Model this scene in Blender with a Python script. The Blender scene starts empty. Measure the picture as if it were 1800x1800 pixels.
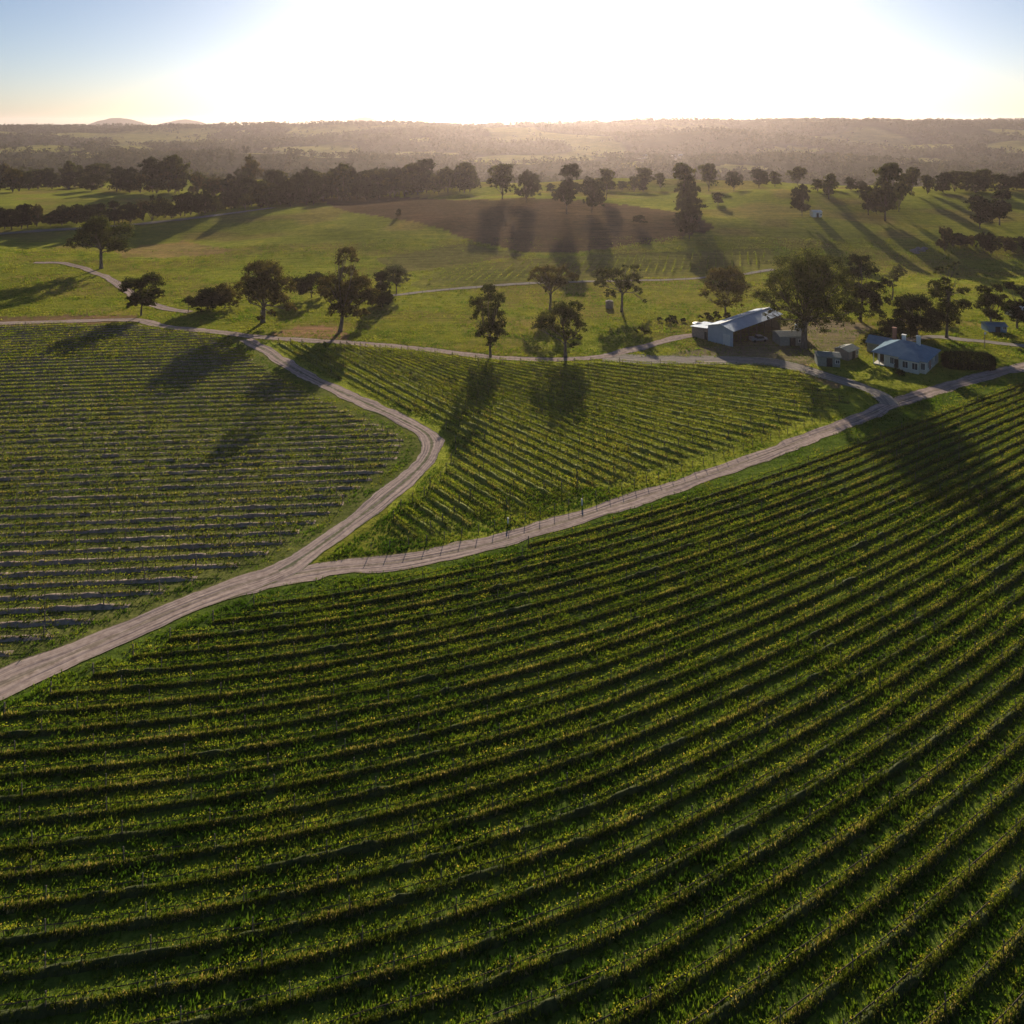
import bpy, math, random
import numpy as np
from math import radians, pi, sin, cos, tan, sqrt, atan2

rng = np.random.default_rng(7)
random.seed(7)
S = bpy.context.scene
COL = S.collection
F, U0, V0, HC = 1309.0, 900.0, 215.0, 60.0       # lens in photo pixels, principal column, horizon row, camera height

# ------------------------------------------------------------------ camera
cd = bpy.data.cameras.new('camera'); cam = bpy.data.objects.new('camera', cd); COL.objects.link(cam)
cam.location = (0, 0, HC); cam.rotation_euler = (radians(90), 0, 0)
cd.sensor_width = 36; cd.lens = 36 * F / 1800; cd.shift_y = -(900 - V0) / 1800
cd.clip_start = 0.5; cd.clip_end = 30000
S.camera = cam

# ------------------------------------------------------------------ sky, sun, exposure
SUN_EL, SUN_AZ = radians(17.0), radians(3.9)      # azimuth from +Y towards +X
w = bpy.data.worlds.new('World'); S.world = w; w.use_nodes = True
nt = w.node_tree; nt.nodes.clear()
sky = nt.nodes.new('ShaderNodeTexSky'); sky.sky_type = 'NISHITA'; sky.sun_disc = False
sky.sun_elevation = SUN_EL; sky.sun_rotation = SUN_AZ
sky.altitude = 100; sky.air_density = 0.70; sky.dust_density = 1.05; sky.ozone_density = 3.0
bg = nt.nodes.new('ShaderNodeBackground'); bg.inputs['Strength'].default_value = 0.054
ow = nt.nodes.new('ShaderNodeOutputWorld')
nt.links.new(sky.outputs[0], bg.inputs[0]); nt.links.new(bg.outputs[0], ow.inputs[0])
sl = bpy.data.lights.new('sun', 'SUN'); sun = bpy.data.objects.new('sun', sl); COL.objects.link(sun)
sl.energy = 5.0; sl.angle = radians(0.5); sl.color = (1.0, 0.85, 0.66)
sun.rotation_euler = (radians(90) - SUN_EL, 0, pi - SUN_AZ)
S.view_settings.view_transform = 'Standard'; S.view_settings.look = 'None'
S.view_settings.gamma = 1; S.view_settings.exposure = 0.75
S.render.engine = 'CYCLES'
S.cycles.max_bounces = 5; S.cycles.diffuse_bounces = 2; S.cycles.glossy_bounces = 1
S.cycles.transmission_bounces = 3; S.cycles.volume_bounces = 0; S.cycles.transparent_max_bounces = 8

# ------------------------------------------------------------------ helpers
def sstep(a, b, x):
    t = np.clip((np.asarray(x, float) - a) / (b - a), 0, 1)
    return t * t * (3 - 2 * t)

def vnoise(x, y, seed=0):
    xi = np.floor(x).astype(np.int64); yi = np.floor(y).astype(np.int64)
    fx = x - xi; fy = y - yi; fx = fx * fx * (3 - 2 * fx); fy = fy * fy * (3 - 2 * fy)
    def h(a, b):
        n = (a * 374761393 + b * 668265263 + seed * 974711) & 0x7fffffff
        n = ((n ^ (n >> 13)) * 1274126177) & 0x7fffffff
        return ((n ^ (n >> 16)) & 0xffff) / 65535.0
    return (h(xi, yi) * (1 - fx) + h(xi + 1, yi) * fx) * (1 - fy) + (h(xi, yi + 1) * (1 - fx) + h(xi + 1, yi + 1) * fx) * fy

def H(x, y):
    """Height of the land."""
    x = np.asarray(x, float); y = np.asarray(y, float)
    r = np.maximum(np.abs(y), 1)
    a = np.clip(x / r, -1.2, 1.2)
    k = sstep(-0.45, 0.08, a)
    A = 6 + 12 * k
    yd = 660 - 165 * k
    z = A * sstep(290, 450, y) - (A + 20) * sstep(yd, yd + 260, y)
    z = z + (vnoise(x / 85, y / 60, 3) - .5) * 10.5 * sstep(230, 380, y) + (vnoise(x / 30, y / 25, 4) - .5) * 1.4 * sstep(220, 330, y)
    hf = 36 + 24 * sstep(-0.7, 0.75, a)
    far = sstep(1250, 3000, y)
    z = z + far * (hf + 20)
    z = z + (vnoise(x / 520, y / 330, 5) - .5) * 52 * sstep(800, 1500, y) * (1 - sstep(2500, 2950, y))
    z = z + (vnoise(x / 160, y / 300, 6) - .5) * 9 * sstep(900, 1500, y)
    z = z - (hf + 20) * sstep(3300, 5000, y)
    for bx, by, sx, hh in ((-3430, 6500, 190, 112), (-2860, 6500, 200, 98), (-1290, 6500, 210, 122), (3900, 6500, 500, 60)):
        z = z + hh * np.exp(-((x - bx) / sx) ** 2 - ((y - by) / 500) ** 2) * 1.05
    return z
H0 = lambda x, y: float(H(x, y))

def W(u, v):
    """Where the line of sight through photo pixel (u, v) first meets the land."""
    a = (u - U0) / F; b = (v - V0) / F
    ys = np.concatenate([np.arange(40, 900, 1.0), np.arange(900, 6000, 10.0)])
    d = (HC - b * ys) - H(a * ys, ys)
    i = np.argmax(d < 0)
    if d[i] >= 0: i = len(ys) - 1
    y0, y1 = ys[max(i - 1, 0)], ys[i]
    for _ in range(12):
        m = (y0 + y1) / 2
        if (HC - b * m) - H0(a * m, m) < 0: y1 = m
        else: y0 = m
    return (a * y1, y1)

def P(u, v): return U0 + F * u, None
def project(x, y, z): return U0 + F * x / y, V0 + F * (HC - z) / y

def inpoly(px, py, poly):
    px = np.asarray(px); py = np.asarray(py); ins = np.zeros(px.shape, bool)
    n = len(poly); j = n - 1
    for i in range(n):
        xi, yi = poly[i]; xj, yj = poly[j]
        if yi != yj:
            c = ((yi > py) != (yj > py)) & (px < (xj - xi) * (py - yi) / (yj - yi) + xi)
            ins ^= c
        j = i
    return ins

def distline(px, py, line):
    d = np.full(np.shape(px), 1e9)
    for (x0, y0), (x1, y1) in zip(line[:-1], line[1:]):
        dx, dy = x1 - x0, y1 - y0; L = dx * dx + dy * dy + 1e-9
        t = np.clip(((px - x0) * dx + (py - y0) * dy) / L, 0, 1)
        d = np.minimum(d, np.hypot(px - x0 - t * dx, py - y0 - t * dy))
    return d

def smooth(pts, n=8):
    p = [np.array(q, float) for q in pts]; p = [2 * p[0] - p[1]] + p + [2 * p[-1] - p[-2]]
    out = []
    for i in range(1, len(p) - 2):
        for k in range(n):
            t = k / n
            out.append(.5 * ((2 * p[i]) + (-p[i - 1] + p[i + 1]) * t + (2 * p[i - 1] - 5 * p[i] + 4 * p[i + 1] - p[i + 2]) * t * t + (-p[i - 1] + 3 * p[i] - 3 * p[i + 1] + p[i + 2]) * t ** 3))
    out.append(p[-2]); return [tuple(q) for q in out]

def npmesh(name, V, Fc, mat, tint=None, smooth_=False, mat_ids=None):
    """V (n,3); Fc (m,k) all the same side count."""
    V = np.asarray(V, np.float32); Fc = np.asarray(Fc, np.int32)
    me = bpy.data.meshes.new(name)
    m, k = Fc.shape
    me.vertices.add(len(V)); me.vertices.foreach_set('co', V.ravel())
    me.loops.add(m * k); me.loops.foreach_set('vertex_index', Fc.ravel())
    me.polygons.add(m); me.polygons.foreach_set('loop_start', np.arange(0, m * k, k, dtype=np.int32))
    if smooth_: me.polygons.foreach_set('use_smooth', np.ones(m, bool))
    me.update(calc_edges=True)
    if tint is not None:
        at = me.attributes.new('tint', 'FLOAT', 'FACE'); at.data.foreach_set('value', np.asarray(tint, np.float32))
    for q in (mat if isinstance(mat, (list, tuple)) else [mat]): me.materials.append(q)
    if mat_ids is not None: me.polygons.foreach_set('material_index', np.asarray(mat_ids, np.int32))
    return me

def link(name, me, parent=None, loc=None):
    o = bpy.data.objects.new(name, me); COL.objects.link(o)
    if parent is not None: o.parent = parent
    if loc is not None: o.location = loc
    return o

def tag(o, label=None, cat=None, group=None, kind=None):
    if label: o['label'] = label
    if cat: o['category'] = cat
    if group: o['group'] = group
    if kind: o['kind'] = kind
    return o

def empty(name, loc, rz=0):
    o = bpy.data.objects.new(name, None); COL.objects.link(o); o.location = loc; o.rotation_euler = (0, 0, rz); o.empty_display_size = .3
    return o

class MB:
    """collects polygons of mixed sizes into one mesh"""
    def __init__(s): s.v = []; s.f = []
    def poly(s, pts):
        b = len(s.v); s.v += [tuple(p) for p in pts]; s.f.append(tuple(range(b, b + len(pts))))
    def box(s, x0, x1, y0, y1, z0, z1):
        b = len(s.v)
        s.v += [(x0, y0, z0), (x1, y0, z0), (x1, y1, z0), (x0, y1, z0), (x0, y0, z1), (x1, y0, z1), (x1, y1, z1), (x0, y1, z1)]
        s.f += [tuple(b + i for i in q) for q in ((0, 3, 2, 1), (4, 5, 6, 7), (0, 1, 5, 4), (1, 2, 6, 5), (2, 3, 7, 6), (3, 0, 4, 7))]
    def slab(s, quad, t):
        """a sheet of thickness t (downwards) from a quad or polygon"""
        q = [tuple(p) for p in quad]; n = len(q); b = len(s.v)
        s.v += q + [(x, y, z - t) for x, y, z in q]
        s.f.append(tuple(range(b, b + n))); s.f.append(tuple(range(b + 2 * n - 1, b + n - 1, -1)))
        for i in range(n):
            j = (i + 1) % n; s.f.append((b + j, b + i, b + n + i, b + n + j))
    def tube(s, pts, rad, n=6):
        pts = [np.array(p, float) for p in pts]; b = len(s.v)
        for i, p in enumerate(pts):
            d = pts[min(i + 1, len(pts) - 1)] - pts[max(i - 1, 0)]; d /= (np.linalg.norm(d) + 1e-9)
            a = np.cross(d, (0, 0, 1.)) if abs(d[2]) < .95 else np.cross(d, (1., 0, 0)); a /= np.linalg.norm(a); c = np.cross(d, a)
            for k in range(n):
                t = 2 * pi * k / n; s.v.append(tuple(p + rad[i] * (cos(t) * a + sin(t) * c)))
        for i in range(len(pts) - 1):
            for k in range(n):
                k2 = (k + 1) % n; s.f.append((b + i * n + k, b + (i + 1) * n + k, b + (i + 1) * n + k2, b + i * n + k2))
        s.f.append(tuple(b + k for k in range(n))); s.f.append(tuple(b + (len(pts) - 1) * n + k for k in range(n - 1, -1, -1)))
    def cyl(s, cx, cy, z0, z1, r, n=20, r2=None):
        s.tube([(cx, cy, z0), (cx, cy, z1)], [r, r if r2 is None else r2], n)
    def mesh(s, name, mat, smooth_=False):
        me = bpy.data.meshes.new(name); me.from_pydata(s.v, [], s.f); me.update()
        me.materials.append(mat)
        if smooth_: me.polygons.foreach_set('use_smooth', [True] * len(me.polygons))
        return me
    def obj(s, name, mat, parent=None, loc=None, smooth_=False): return link(name, s.mesh(name, mat, smooth_), parent, loc)

# ------------------------------------------------------------------ materials
def newmat(name):
    m = bpy.data.materials.new(name); m.use_nodes = True; n = m.node_tree; n.nodes.clear()
    o = n.nodes.new('ShaderNodeOutputMaterial'); return m, n, o
def N(n, t, **k):
    x = n.nodes.new(t)
    for a, b in k.items(): setattr(x, a, b)
    return x
def noise(n, scale, detail=4, rough=.6, vec=None):
    x = N(n, 'ShaderNodeTexNoise'); x.inputs['Scale'].default_value = scale; x.inputs['Detail'].default_value = detail; x.inputs['Roughness'].default_value = rough
    if vec is not None: n.links.new(vec, x.inputs['Vector'])
    return x
def ramp(n, fac, stops):
    r = N(n, 'ShaderNodeValToRGB'); e = r.color_ramp.elements
    while len(e) < len(stops): e.new(.5)
    for q, (p, c) in zip(e, stops): q.position = p; q.color = (*c, 1) if len(c) == 3 else c
    n.links.new(fac, r.inputs[0]); return r
def mixc(n, a, b, fac, blend='MIX'):
    m = N(n, 'ShaderNodeMix', data_type='RGBA', blend_type=blend)
    for s, val in ((6, a), (7, b), (0, fac)):
        if isinstance(val, (int, float)): m.inputs[s].default_value = val
        elif isinstance(val, tuple): m.inputs[s].default_value = (*val, 1)
        else: n.links.new(val, m.inputs[s])
    return m.outputs[2]

def leafmat(name, stops, trans=.45, warm=(1.15, 1.1, .5), scale=.15):
    m, n, o = newmat(name)
    at = N(n, 'ShaderNodeAttribute', attribute_name='tint')
    r = ramp(n, at.outputs['Fac'], stops)
    tc = N(n, 'ShaderNodeTexCoord')
    nz = noise(n, scale, 2, .5, tc.outputs['Object'])
    rr = ramp(n, nz.outputs[0], [(.3, (.62, .66, .6)), (.7, (1.25, 1.2, 1.1))])
    c = mixc(n, r.outputs[0], rr.outputs[0], 1.0, 'MULTIPLY')
    d = N(n, 'ShaderNodeBsdfDiffuse'); t = N(n, 'ShaderNodeBsdfTranslucent'); mx = N(n, 'ShaderNodeMixShader')
    n.links.new(c, d.inputs[0])
    c2 = mixc(n, c, warm, 1.0, 'MULTIPLY'); n.links.new(c2, t.inputs[0])
    mx.inputs[0].default_value = trans
    n.links.new(d.outputs[0], mx.inputs[1]); n.links.new(t.outputs[0], mx.inputs[2]); n.links.new(mx.outputs[0], o.inputs[0])
    return m

def simple(name, c1, c2, scale=3, rough=.8, metal=0, bump=0, stretch=None):
    m, n, o = newmat(name)
    tc = N(n, 'ShaderNodeTexCoord'); vec = tc.outputs['Object']
    if stretch:
        mp = N(n, 'ShaderNodeMapping'); mp.inputs['Scale'].default_value = stretch; n.links.new(vec, mp.inputs[0]); vec = mp.outputs[0]
    nz = noise(n, scale, 5, .65, vec)
    r = ramp(n, nz.outputs[0], [(.3, c1), (.7, c2)])
    p = N(n, 'ShaderNodeBsdfPrincipled'); n.links.new(r.outputs[0], p.inputs['Base Color'])
    p.inputs['Roughness'].default_value = rough; p.inputs['Metallic'].default_value = metal; p.inputs['Specular IOR Level'].default_value = .5 if rough < .35 else .15
    if bump:
        b = N(n, 'ShaderNodeBump'); b.inputs['Distance'].default_value = bump; b.inputs['Strength'].default_value = .6
        n.links.new(nz.outputs[0], b.inputs['Height']); n.links.new(b.outputs[0], p.inputs['Normal'])
    n.links.new(p.outputs[0], o.inputs[0]); return m

M_leaf = leafmat('gum_leaves', [(0, (.020, .030, .011)), (.5, (.046, .058, .021)), (.85, (.095, .11, .035)), (1, (.14, .12, .045))], .45, (1.1, 1.05, .55))
M_leaf_brown = leafmat('brown_leaves', [(0, (.030, .031, .013)), (.5, (.068, .070, .028)), (1, (.15, .12, .05))], .45, (1.15, 1.0, .55))
M_leaf_dark = leafmat('dense_dark_leaves', [(0, (.014, .022, .010)), (.6, (.03, .042, .018)), (1, (.06, .07, .028))], .25)
M_leaf_grey = leafmat('pale_grey_leaves', [(0, (.06, .07, .04)), (.6, (.11, .12, .07)), (1, (.16, .16, .10))], .4, (1.05, 1.05, .6))
M_vine = leafmat('vine_leaves', [(0, (.07, .12, .018)), (.5, (.16, .22, .032)), (.85, (.27, .30, .055)), (1, (.40, .32, .12))], .55, (1.2, 1.1, .4), .5)
M_grass = leafmat('grass_blades', [(0, (.03, .075, .013)), (.5, (.075, .14, .022)), (.9, (.18, .24, .035)), (1, (.28, .26, .08))], .52, (1.1, 1.15, .4), .25)
M_weed = leafmat('weed_blades', [(0, (.03, .055, .012)), (.5, (.09, .13, .022)), (.8, (.17, .21, .04)), (1, (.44, .36, .20))], .45, (1.15, 1.1, .45), .25)
M_far = leafmat('far_wood_leaves', [(0, (.022, .03, .016)), (.6, (.045, .052, .028)), (1, (.09, .085, .045))], .25, (1.0, 1.0, .6), .004)
M_bark = simple('grey_bark', (.05, .04, .032), (.20, .17, .145), 2.5, .9, 0, .05, (1, 1, .25))
M_wood = simple('vine_bark', (.035, .026, .018), (.11, .085, .06), 6, .9)
M_post = simple('weathered_post', (.09, .075, .06), (.20, .17, .14), 5, .85)
M_hut = simple('grey_green_boards', (.16, .18, .16), (.27, .29, .25), 2, .8)
M_white = simple('cream_boards', (.50, .49, .42), (.62, .60, .52), 2, .7)
M_trim = simple('white_paint', (.66, .66, .62), (.76, .76, .72), 3, .6)
M_glass = simple('dark_window_glass', (.02, .025, .03), (.05, .06, .07), 2, .12)
M_brick = simple('red_brick', (.22, .10, .07), (.32, .17, .12), 9, .9)
M_dark = simple('dark_interior_boards', (.03, .028, .025), (.06, .055, .05), 2, .9)
M_mud = simple('brown_wall', (.22, .18, .15), (.34, .28, .23), 2, .9)
M_pipe = simple('pale_plastic', (.45, .47, .46), (.58, .6, .58), 3, .5)
M_car = simple('silver_paint', (.35, .35, .38), (.42, .42, .45), 2, .3, .5)
M_tyre = simple('black_rubber', (.015, .015, .015), (.03, .03, .03), 5, .9)
M_rock = simple('grey_rock', (.12, .11, .10), (.30, .28, .26), 2, .9, 0, .1)
def roofmat(name, c1, c2, rough=.38, metal=.55, pitch=.5, spec=.0):
    m, n, o = newmat(name); tc = N(n, 'ShaderNodeTexCoord')
    nz = noise(n, .7, 5, .65, tc.outputs['Object']); r = ramp(n, nz.outputs[0], [(.3, c1), (.7, c2)])
    p = N(n, 'ShaderNodeBsdfPrincipled'); n.links.new(r.outputs[0], p.inputs['Base Color'])
    p.inputs['Roughness'].default_value = rough; p.inputs['Metallic'].default_value = metal; p.inputs['Specular IOR Level'].default_value = spec
    wv = N(n, 'ShaderNodeTexWave', wave_profile='SIN', bands_direction='X'); wv.inputs['Scale'].default_value = pitch * 4
    n.links.new(tc.outputs['Object'], wv.inputs['Vector'])
    b = N(n, 'ShaderNodeBump'); b.inputs['Distance'].default_value = .03; n.links.new(wv.outputs[0], b.inputs['Height']); n.links.new(b.outputs[0], p.inputs['Normal'])
    n.links.new(p.outputs[0], o.inputs[0]); return m
M_roof = roofmat('blue_grey_metal_roof', (.15, .23, .30), (.23, .32, .39), .6, .0)
M_shedroof = roofmat('galvanised_roof', (.30, .36, .44), (.44, .50, .56), .5, .1)
M_shedwall = roofmat('galvanised_wall', (.30, .36, .42), (.42, .48, .53), .6, .0)

# land: colour from the painted zones, broken up by noise
def ground_mat():
    m, n, o = newmat('land'); tc = N(n, 'ShaderNodeTexCoord'); vec = tc.outputs['Object']
    at = N(n, 'ShaderNodeAttribute', attribute_name='zone')
    big = noise(n, .035, 5, .6, vec); mid = noise(n, .35, 5, .65, vec); fine = noise(n, 2.6, 5, .75, vec)
    r1 = ramp(n, big.outputs[0], [(.3, (.75, .80, .72)), (.55, (1, 1, 1)), (.75, (1.35, 1.2, 1.15))])
    r2 = ramp(n, mid.outputs[0], [(.3, (.70, .74, .7)), (.7, (1.25, 1.2, 1.15))])
    r3 = ramp(n, fine.outputs[0], [(.3, (.55, .6, .55)), (.7, (1.4, 1.35, 1.25))])
    c = mixc(n, at.outputs['Color'], r1.outputs[0], 1.0, 'MULTIPLY'); c = mixc(n, c, r2.outputs[0], 1.0, 'MULTIPLY'); c = mixc(n, c, r3.outputs[0], 1.0, 'MULTIPLY')
    mp = N(n, 'ShaderNodeMapping'); mp.inputs['Rotation'].default_value = (0, 0, .22); mp.inputs['Scale'].default_value = (.03, .8, 1); n.links.new(vec, mp.inputs[0])
    ln = noise(n, 1.0, 3, .6, mp.outputs[0]); r4 = ramp(n, ln.outputs[0], [(.35, (.78, .8, .78)), (.5, (1, 1, 1)), (.68, (1.3, 1.25, 1.15))]); c = mixc(n, c, r4.outputs[0], 1.0, 'MULTIPLY')
    p = N(n, 'ShaderNodeBsdfDiffuse'); n.links.new(c, p.inputs['Color'])
    b = N(n, 'ShaderNodeBump'); b.inputs['Distance'].default_value = .5; b.inputs['Strength'].default_value = .55
    n.links.new(mid.outputs[0], b.inputs['Height'])
    b2 = N(n, 'ShaderNodeBump'); b2.inputs['Distance'].default_value = .10; b2.inputs['Strength'].default_value = .6
    n.links.new(fine.outputs[0], b2.inputs['Height']); n.links.new(b.outputs[0], b2.inputs['Normal'])
    n.links.new(b2.outputs[0], p.inputs['Normal']); n.links.new(p.outputs[0], o.inputs[0]); return m
M_ground = ground_mat()

def road_mat(name, c1, c2, grass=(.06, .09, .025), median=.6):
    m, n, o = newmat(name); tc = N(n, 'ShaderNodeTexCoord')
    uv = N(n, 'ShaderNodeUVMap', uv_map='across'); sep = N(n, 'ShaderNodeSeparateXYZ'); n.links.new(uv.outputs[0], sep.inputs[0])
    nz = noise(n, 1.1, 6, .7, tc.outputs['Object']); nf = noise(n, .22, 4, .6, tc.outputs['Object'])
    mp = N(n, 'ShaderNodeMapping'); mp.inputs['Scale'].default_value = (2.6, .025, 1); n.links.new(uv.outputs[0], mp.inputs[0])
    st = noise(n, 2.4, 4, .6, mp.outputs[0])
    base = ramp(n, nz.outputs[0], [(.3, c1), (.7, c2)])
    stz = ramp(n, st.outputs[0], [(.36, (.42, .43, .5)), (.5, (.95, .93, .92)), (.66, (1.22, 1.18, 1.12))])  # dark bluish streaks paint the shadow of the ruts into the colour
    c = mixc(n, base.outputs[0], stz.outputs[0], 1.0, 'MULTIPLY')
    # u runs -1..1 across: worn wheel lines, grassy median and edges
    ab = N(n, 'ShaderNodeMath', operation='ABSOLUTE'); n.links.new(sep.outputs[0], ab.inputs[0])
    ad = N(n, 'ShaderNodeMath', operation='MULTIPLY_ADD'); n.links.new(nf.outputs[0], ad.inputs[0]); ad.inputs[1].default_value = .5; n.links.new(ab.outputs[0], ad.inputs[2])
    ad2 = N(n, 'ShaderNodeMath', operation='MULTIPLY_ADD'); n.links.new(nz.outputs[0], ad2.inputs[0]); ad2.inputs[1].default_value = .35; n.links.new(ad.outputs[0], ad2.inputs[2])
    e = ramp(n, ad2.outputs[0], [(.0, (0, 0, 0)), (1.0, (0, 0, 0))]); el = e.color_ramp.elements
    el[0].position = 0; el[0].color = (median, median, median, 1)
    el[1].position = 1; el[1].color = (1, 1, 1, 1)
    for p_, v_ in ((.42, median), (.54, 0.0), (1.0, 0.0)):
        q = e.color_ramp.elements.new(min(p_, .999)); q.color = (v_, v_, v_, 1)
    ed = N(n, 'ShaderNodeMapRange'); ed.inputs['From Min'].default_value = 1.34; ed.inputs['From Max'].default_value = 1.42; n.links.new(ad2.outputs[0], ed.inputs['Value'])
    med = N(n, 'ShaderNodeMapRange'); med.inputs['From Min'].default_value = .62; med.inputs['From Max'].default_value = .48; med.inputs['To Max'].default_value = median
    n.links.new(ad2.outputs[0], med.inputs['Value'])
    mxm = N(n, 'ShaderNodeMath', operation='MAXIMUM'); n.links.new(ed.outputs[0], mxm.inputs[0]); n.links.new(med.outputs[0], mxm.inputs[1])
    gz = ramp(n, nz.outputs[0], [(.3, tuple(g * .6 for g in grass)), (.7, tuple(g * 1.5 for g in grass))])
    c = mixc(n, c, gz.outputs[0], mxm.outputs[0])
    p = N(n, 'ShaderNodeBsdfDiffuse'); n.links.new(c, p.inputs['Color'])
    b = N(n, 'ShaderNodeBump'); b.inputs['Distance'].default_value = .12; b.inputs['Strength'].default_value = .7
    n.links.new(st.outputs[0], b.inputs['Height']); n.links.new(b.outputs[0], p.inputs['Normal'])
    n.links.new(p.outputs[0], o.inputs[0]); return m
M_road = road_mat('gravel_track', (.26, .205, .18), (.46, .38, .34), grass=(.13, .12, .06), median=.4)
M_rut = road_mat('grassy_rut_track', (.26, .21, .19), (.45, .37, .33), median=.65)
M_farroad = road_mat('pale_far_track', (.24, .22, .19), (.36, .33, .29), median=.0)
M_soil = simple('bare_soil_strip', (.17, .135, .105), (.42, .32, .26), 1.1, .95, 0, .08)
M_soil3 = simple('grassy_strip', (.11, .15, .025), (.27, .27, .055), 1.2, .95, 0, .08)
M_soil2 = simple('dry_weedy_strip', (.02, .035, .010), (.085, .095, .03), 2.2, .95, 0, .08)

# ------------------------------------------------------------------ roads: centre lines in the photograph, laid on the land
def line(pts, n=6): return [W(u, v) for u, v in smooth(pts, n)]
R_main = line([(-130, 1262), (-60, 1232), (0, 1205), (100, 1161), (200, 1119), (300, 1075), (400, 1036), (480, 1010), (540, 975), (600, 932), (680, 872), (735, 824), (758, 790), (752, 765), (715, 742), (650, 712), (580, 680), (520, 650), (470, 618), (432, 597)])
R_low = line([(400, 1040), (480, 1018), (560, 1003), (700, 988), (830, 964), (950, 930), (1050, 899), (1150, 867), (1250, 834), (1350, 797), (1450, 758), (1520, 732), (1570, 710), (1620, 694), (1700, 670), (1800, 645), (1900, 622), (2050, 592)])
R_top = line([(-160, 572), (0, 569), (150, 564), (240, 563), (290, 574), (370, 583), (432, 590), (500, 596), (600, 602), (700, 610), (800, 621), (860, 628), (940, 632), (1000, 632), (1060, 627), (1130, 610), (1190, 594), (1230, 588)])
R_yard = line([(1060, 628), (1130, 632), (1200, 633), (1280, 633), (1350, 636), (1400, 645), (1450, 660), (1500, 675), (1545, 692), (1566, 712)])
R_left = line([(60, 462), (110, 463), (150, 473), (190, 489), (215, 506), (245, 525), (285, 541), (335, 549)])
R_mid = line([(690, 520), (740, 514), (800, 508), (900, 500), (1000, 496), (1100, 494), (1200, 491), (1300, 483), (1360, 474)])
R_belt = line([(-60, 417), (0, 412), (80, 406), (150, 402), (250, 394), (350, 383), (420, 374), (480, 366)])
R_right = line([(1590, 598), (1640, 592), (1700, 598), (1760, 604), (1830, 612)])
ROADS = [(R_main, 3.2), (R_low, 2.4), (R_top, 2.0), (R_yard, 2.6), (R_left, 1.6), (R_mid, 1.5), (R_belt, 2.2), (R_right, 1.8)]

def ribbon(name, pts, hw, mat, dz, seed=1):
    pts = np.array(pts); r = np.random.default_rng(seed)
    # resample evenly
    seg = np.hypot(*np.diff(pts, axis=0).T); s = np.concatenate([[0], np.cumsum(seg)]); n = max(4, int(s[-1] / 1.6))
    t = np.linspace(0, s[-1], n); px = np.interp(t, s, pts[:, 0]); py = np.interp(t, s, pts[:, 1])
    dx = np.gradient(px); dy = np.gradient(py); L = np.hypot(dx, dy); nx, ny = -dy / L, dx / L
    nc = 9; V = []; UV = []
    jl = np.convolve(r.normal(0, .42, n + 6), np.ones(3) / 3, 'same')[:n]; jr = np.convolve(r.normal(0, .42, n + 6), np.ones(3) / 3, 'same')[:n]
    hwv = hw(t / s[-1]) if callable(hw) else np.full(n, hw)
    for i in range(n):
        for k in range(nc):
            a = -1 + 2 * k / (nc - 1)
            off = a * hwv[i] + (jl[i] if a < 0 else jr[i]) * abs(a)
            X = px[i] + nx[i] * off; Y = py[i] + ny[i] * off
            V.append((X, Y, 0)); UV.append((a, t[i]))
    V = np.array(V); V[:, 2] = H(V[:, 0], V[:, 1]) + dz
    Fc = [(i * nc + k, i * nc + k + 1, (i + 1) * nc + k + 1, (i + 1) * nc + k) for i in range(n - 1) for k in range(nc - 1)]
    me = npmesh(name, V, Fc, mat)
    uvl = me.uv_layers.new(name='across'); UV = np.array(UV, np.float32)
    uvl.data.foreach_set('uv', UV[np.array(Fc).ravel()].ravel())
    if me.polygons[0].normal.z < 0: me.flip_normals()
    return tag(link(name, me), kind='structure')

ribbon('gravel_road', R_main[:44], lambda t: 1.95 + .75 * (1 - sstep(.0, .8, t)), M_road, .060)
ribbon('track', R_main[41:], 1.9, M_rut, .055, 2)
ribbon('gravel_road', R_low, lambda t: 1.75 + .3 * sstep(.3, .8, t), M_road, .045, 3)
ribbon('track', R_top, 1.7, M_road, .07, 4)
ribbon('track', R_yard, lambda t: 3.4 - 1.3 * sstep(.5, .9, t), M_farroad, .05, 5)
ribbon('path', R_left, 1.6, M_road, .12, 6)
ribbon('path', R_mid, 1.3, M_farroad, .16, 7)
ribbon('path', R_belt, 2.2, M_farroad, .35, 8)
ribbon('path', R_right, 1.7, M_farroad, .08, 9)

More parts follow.
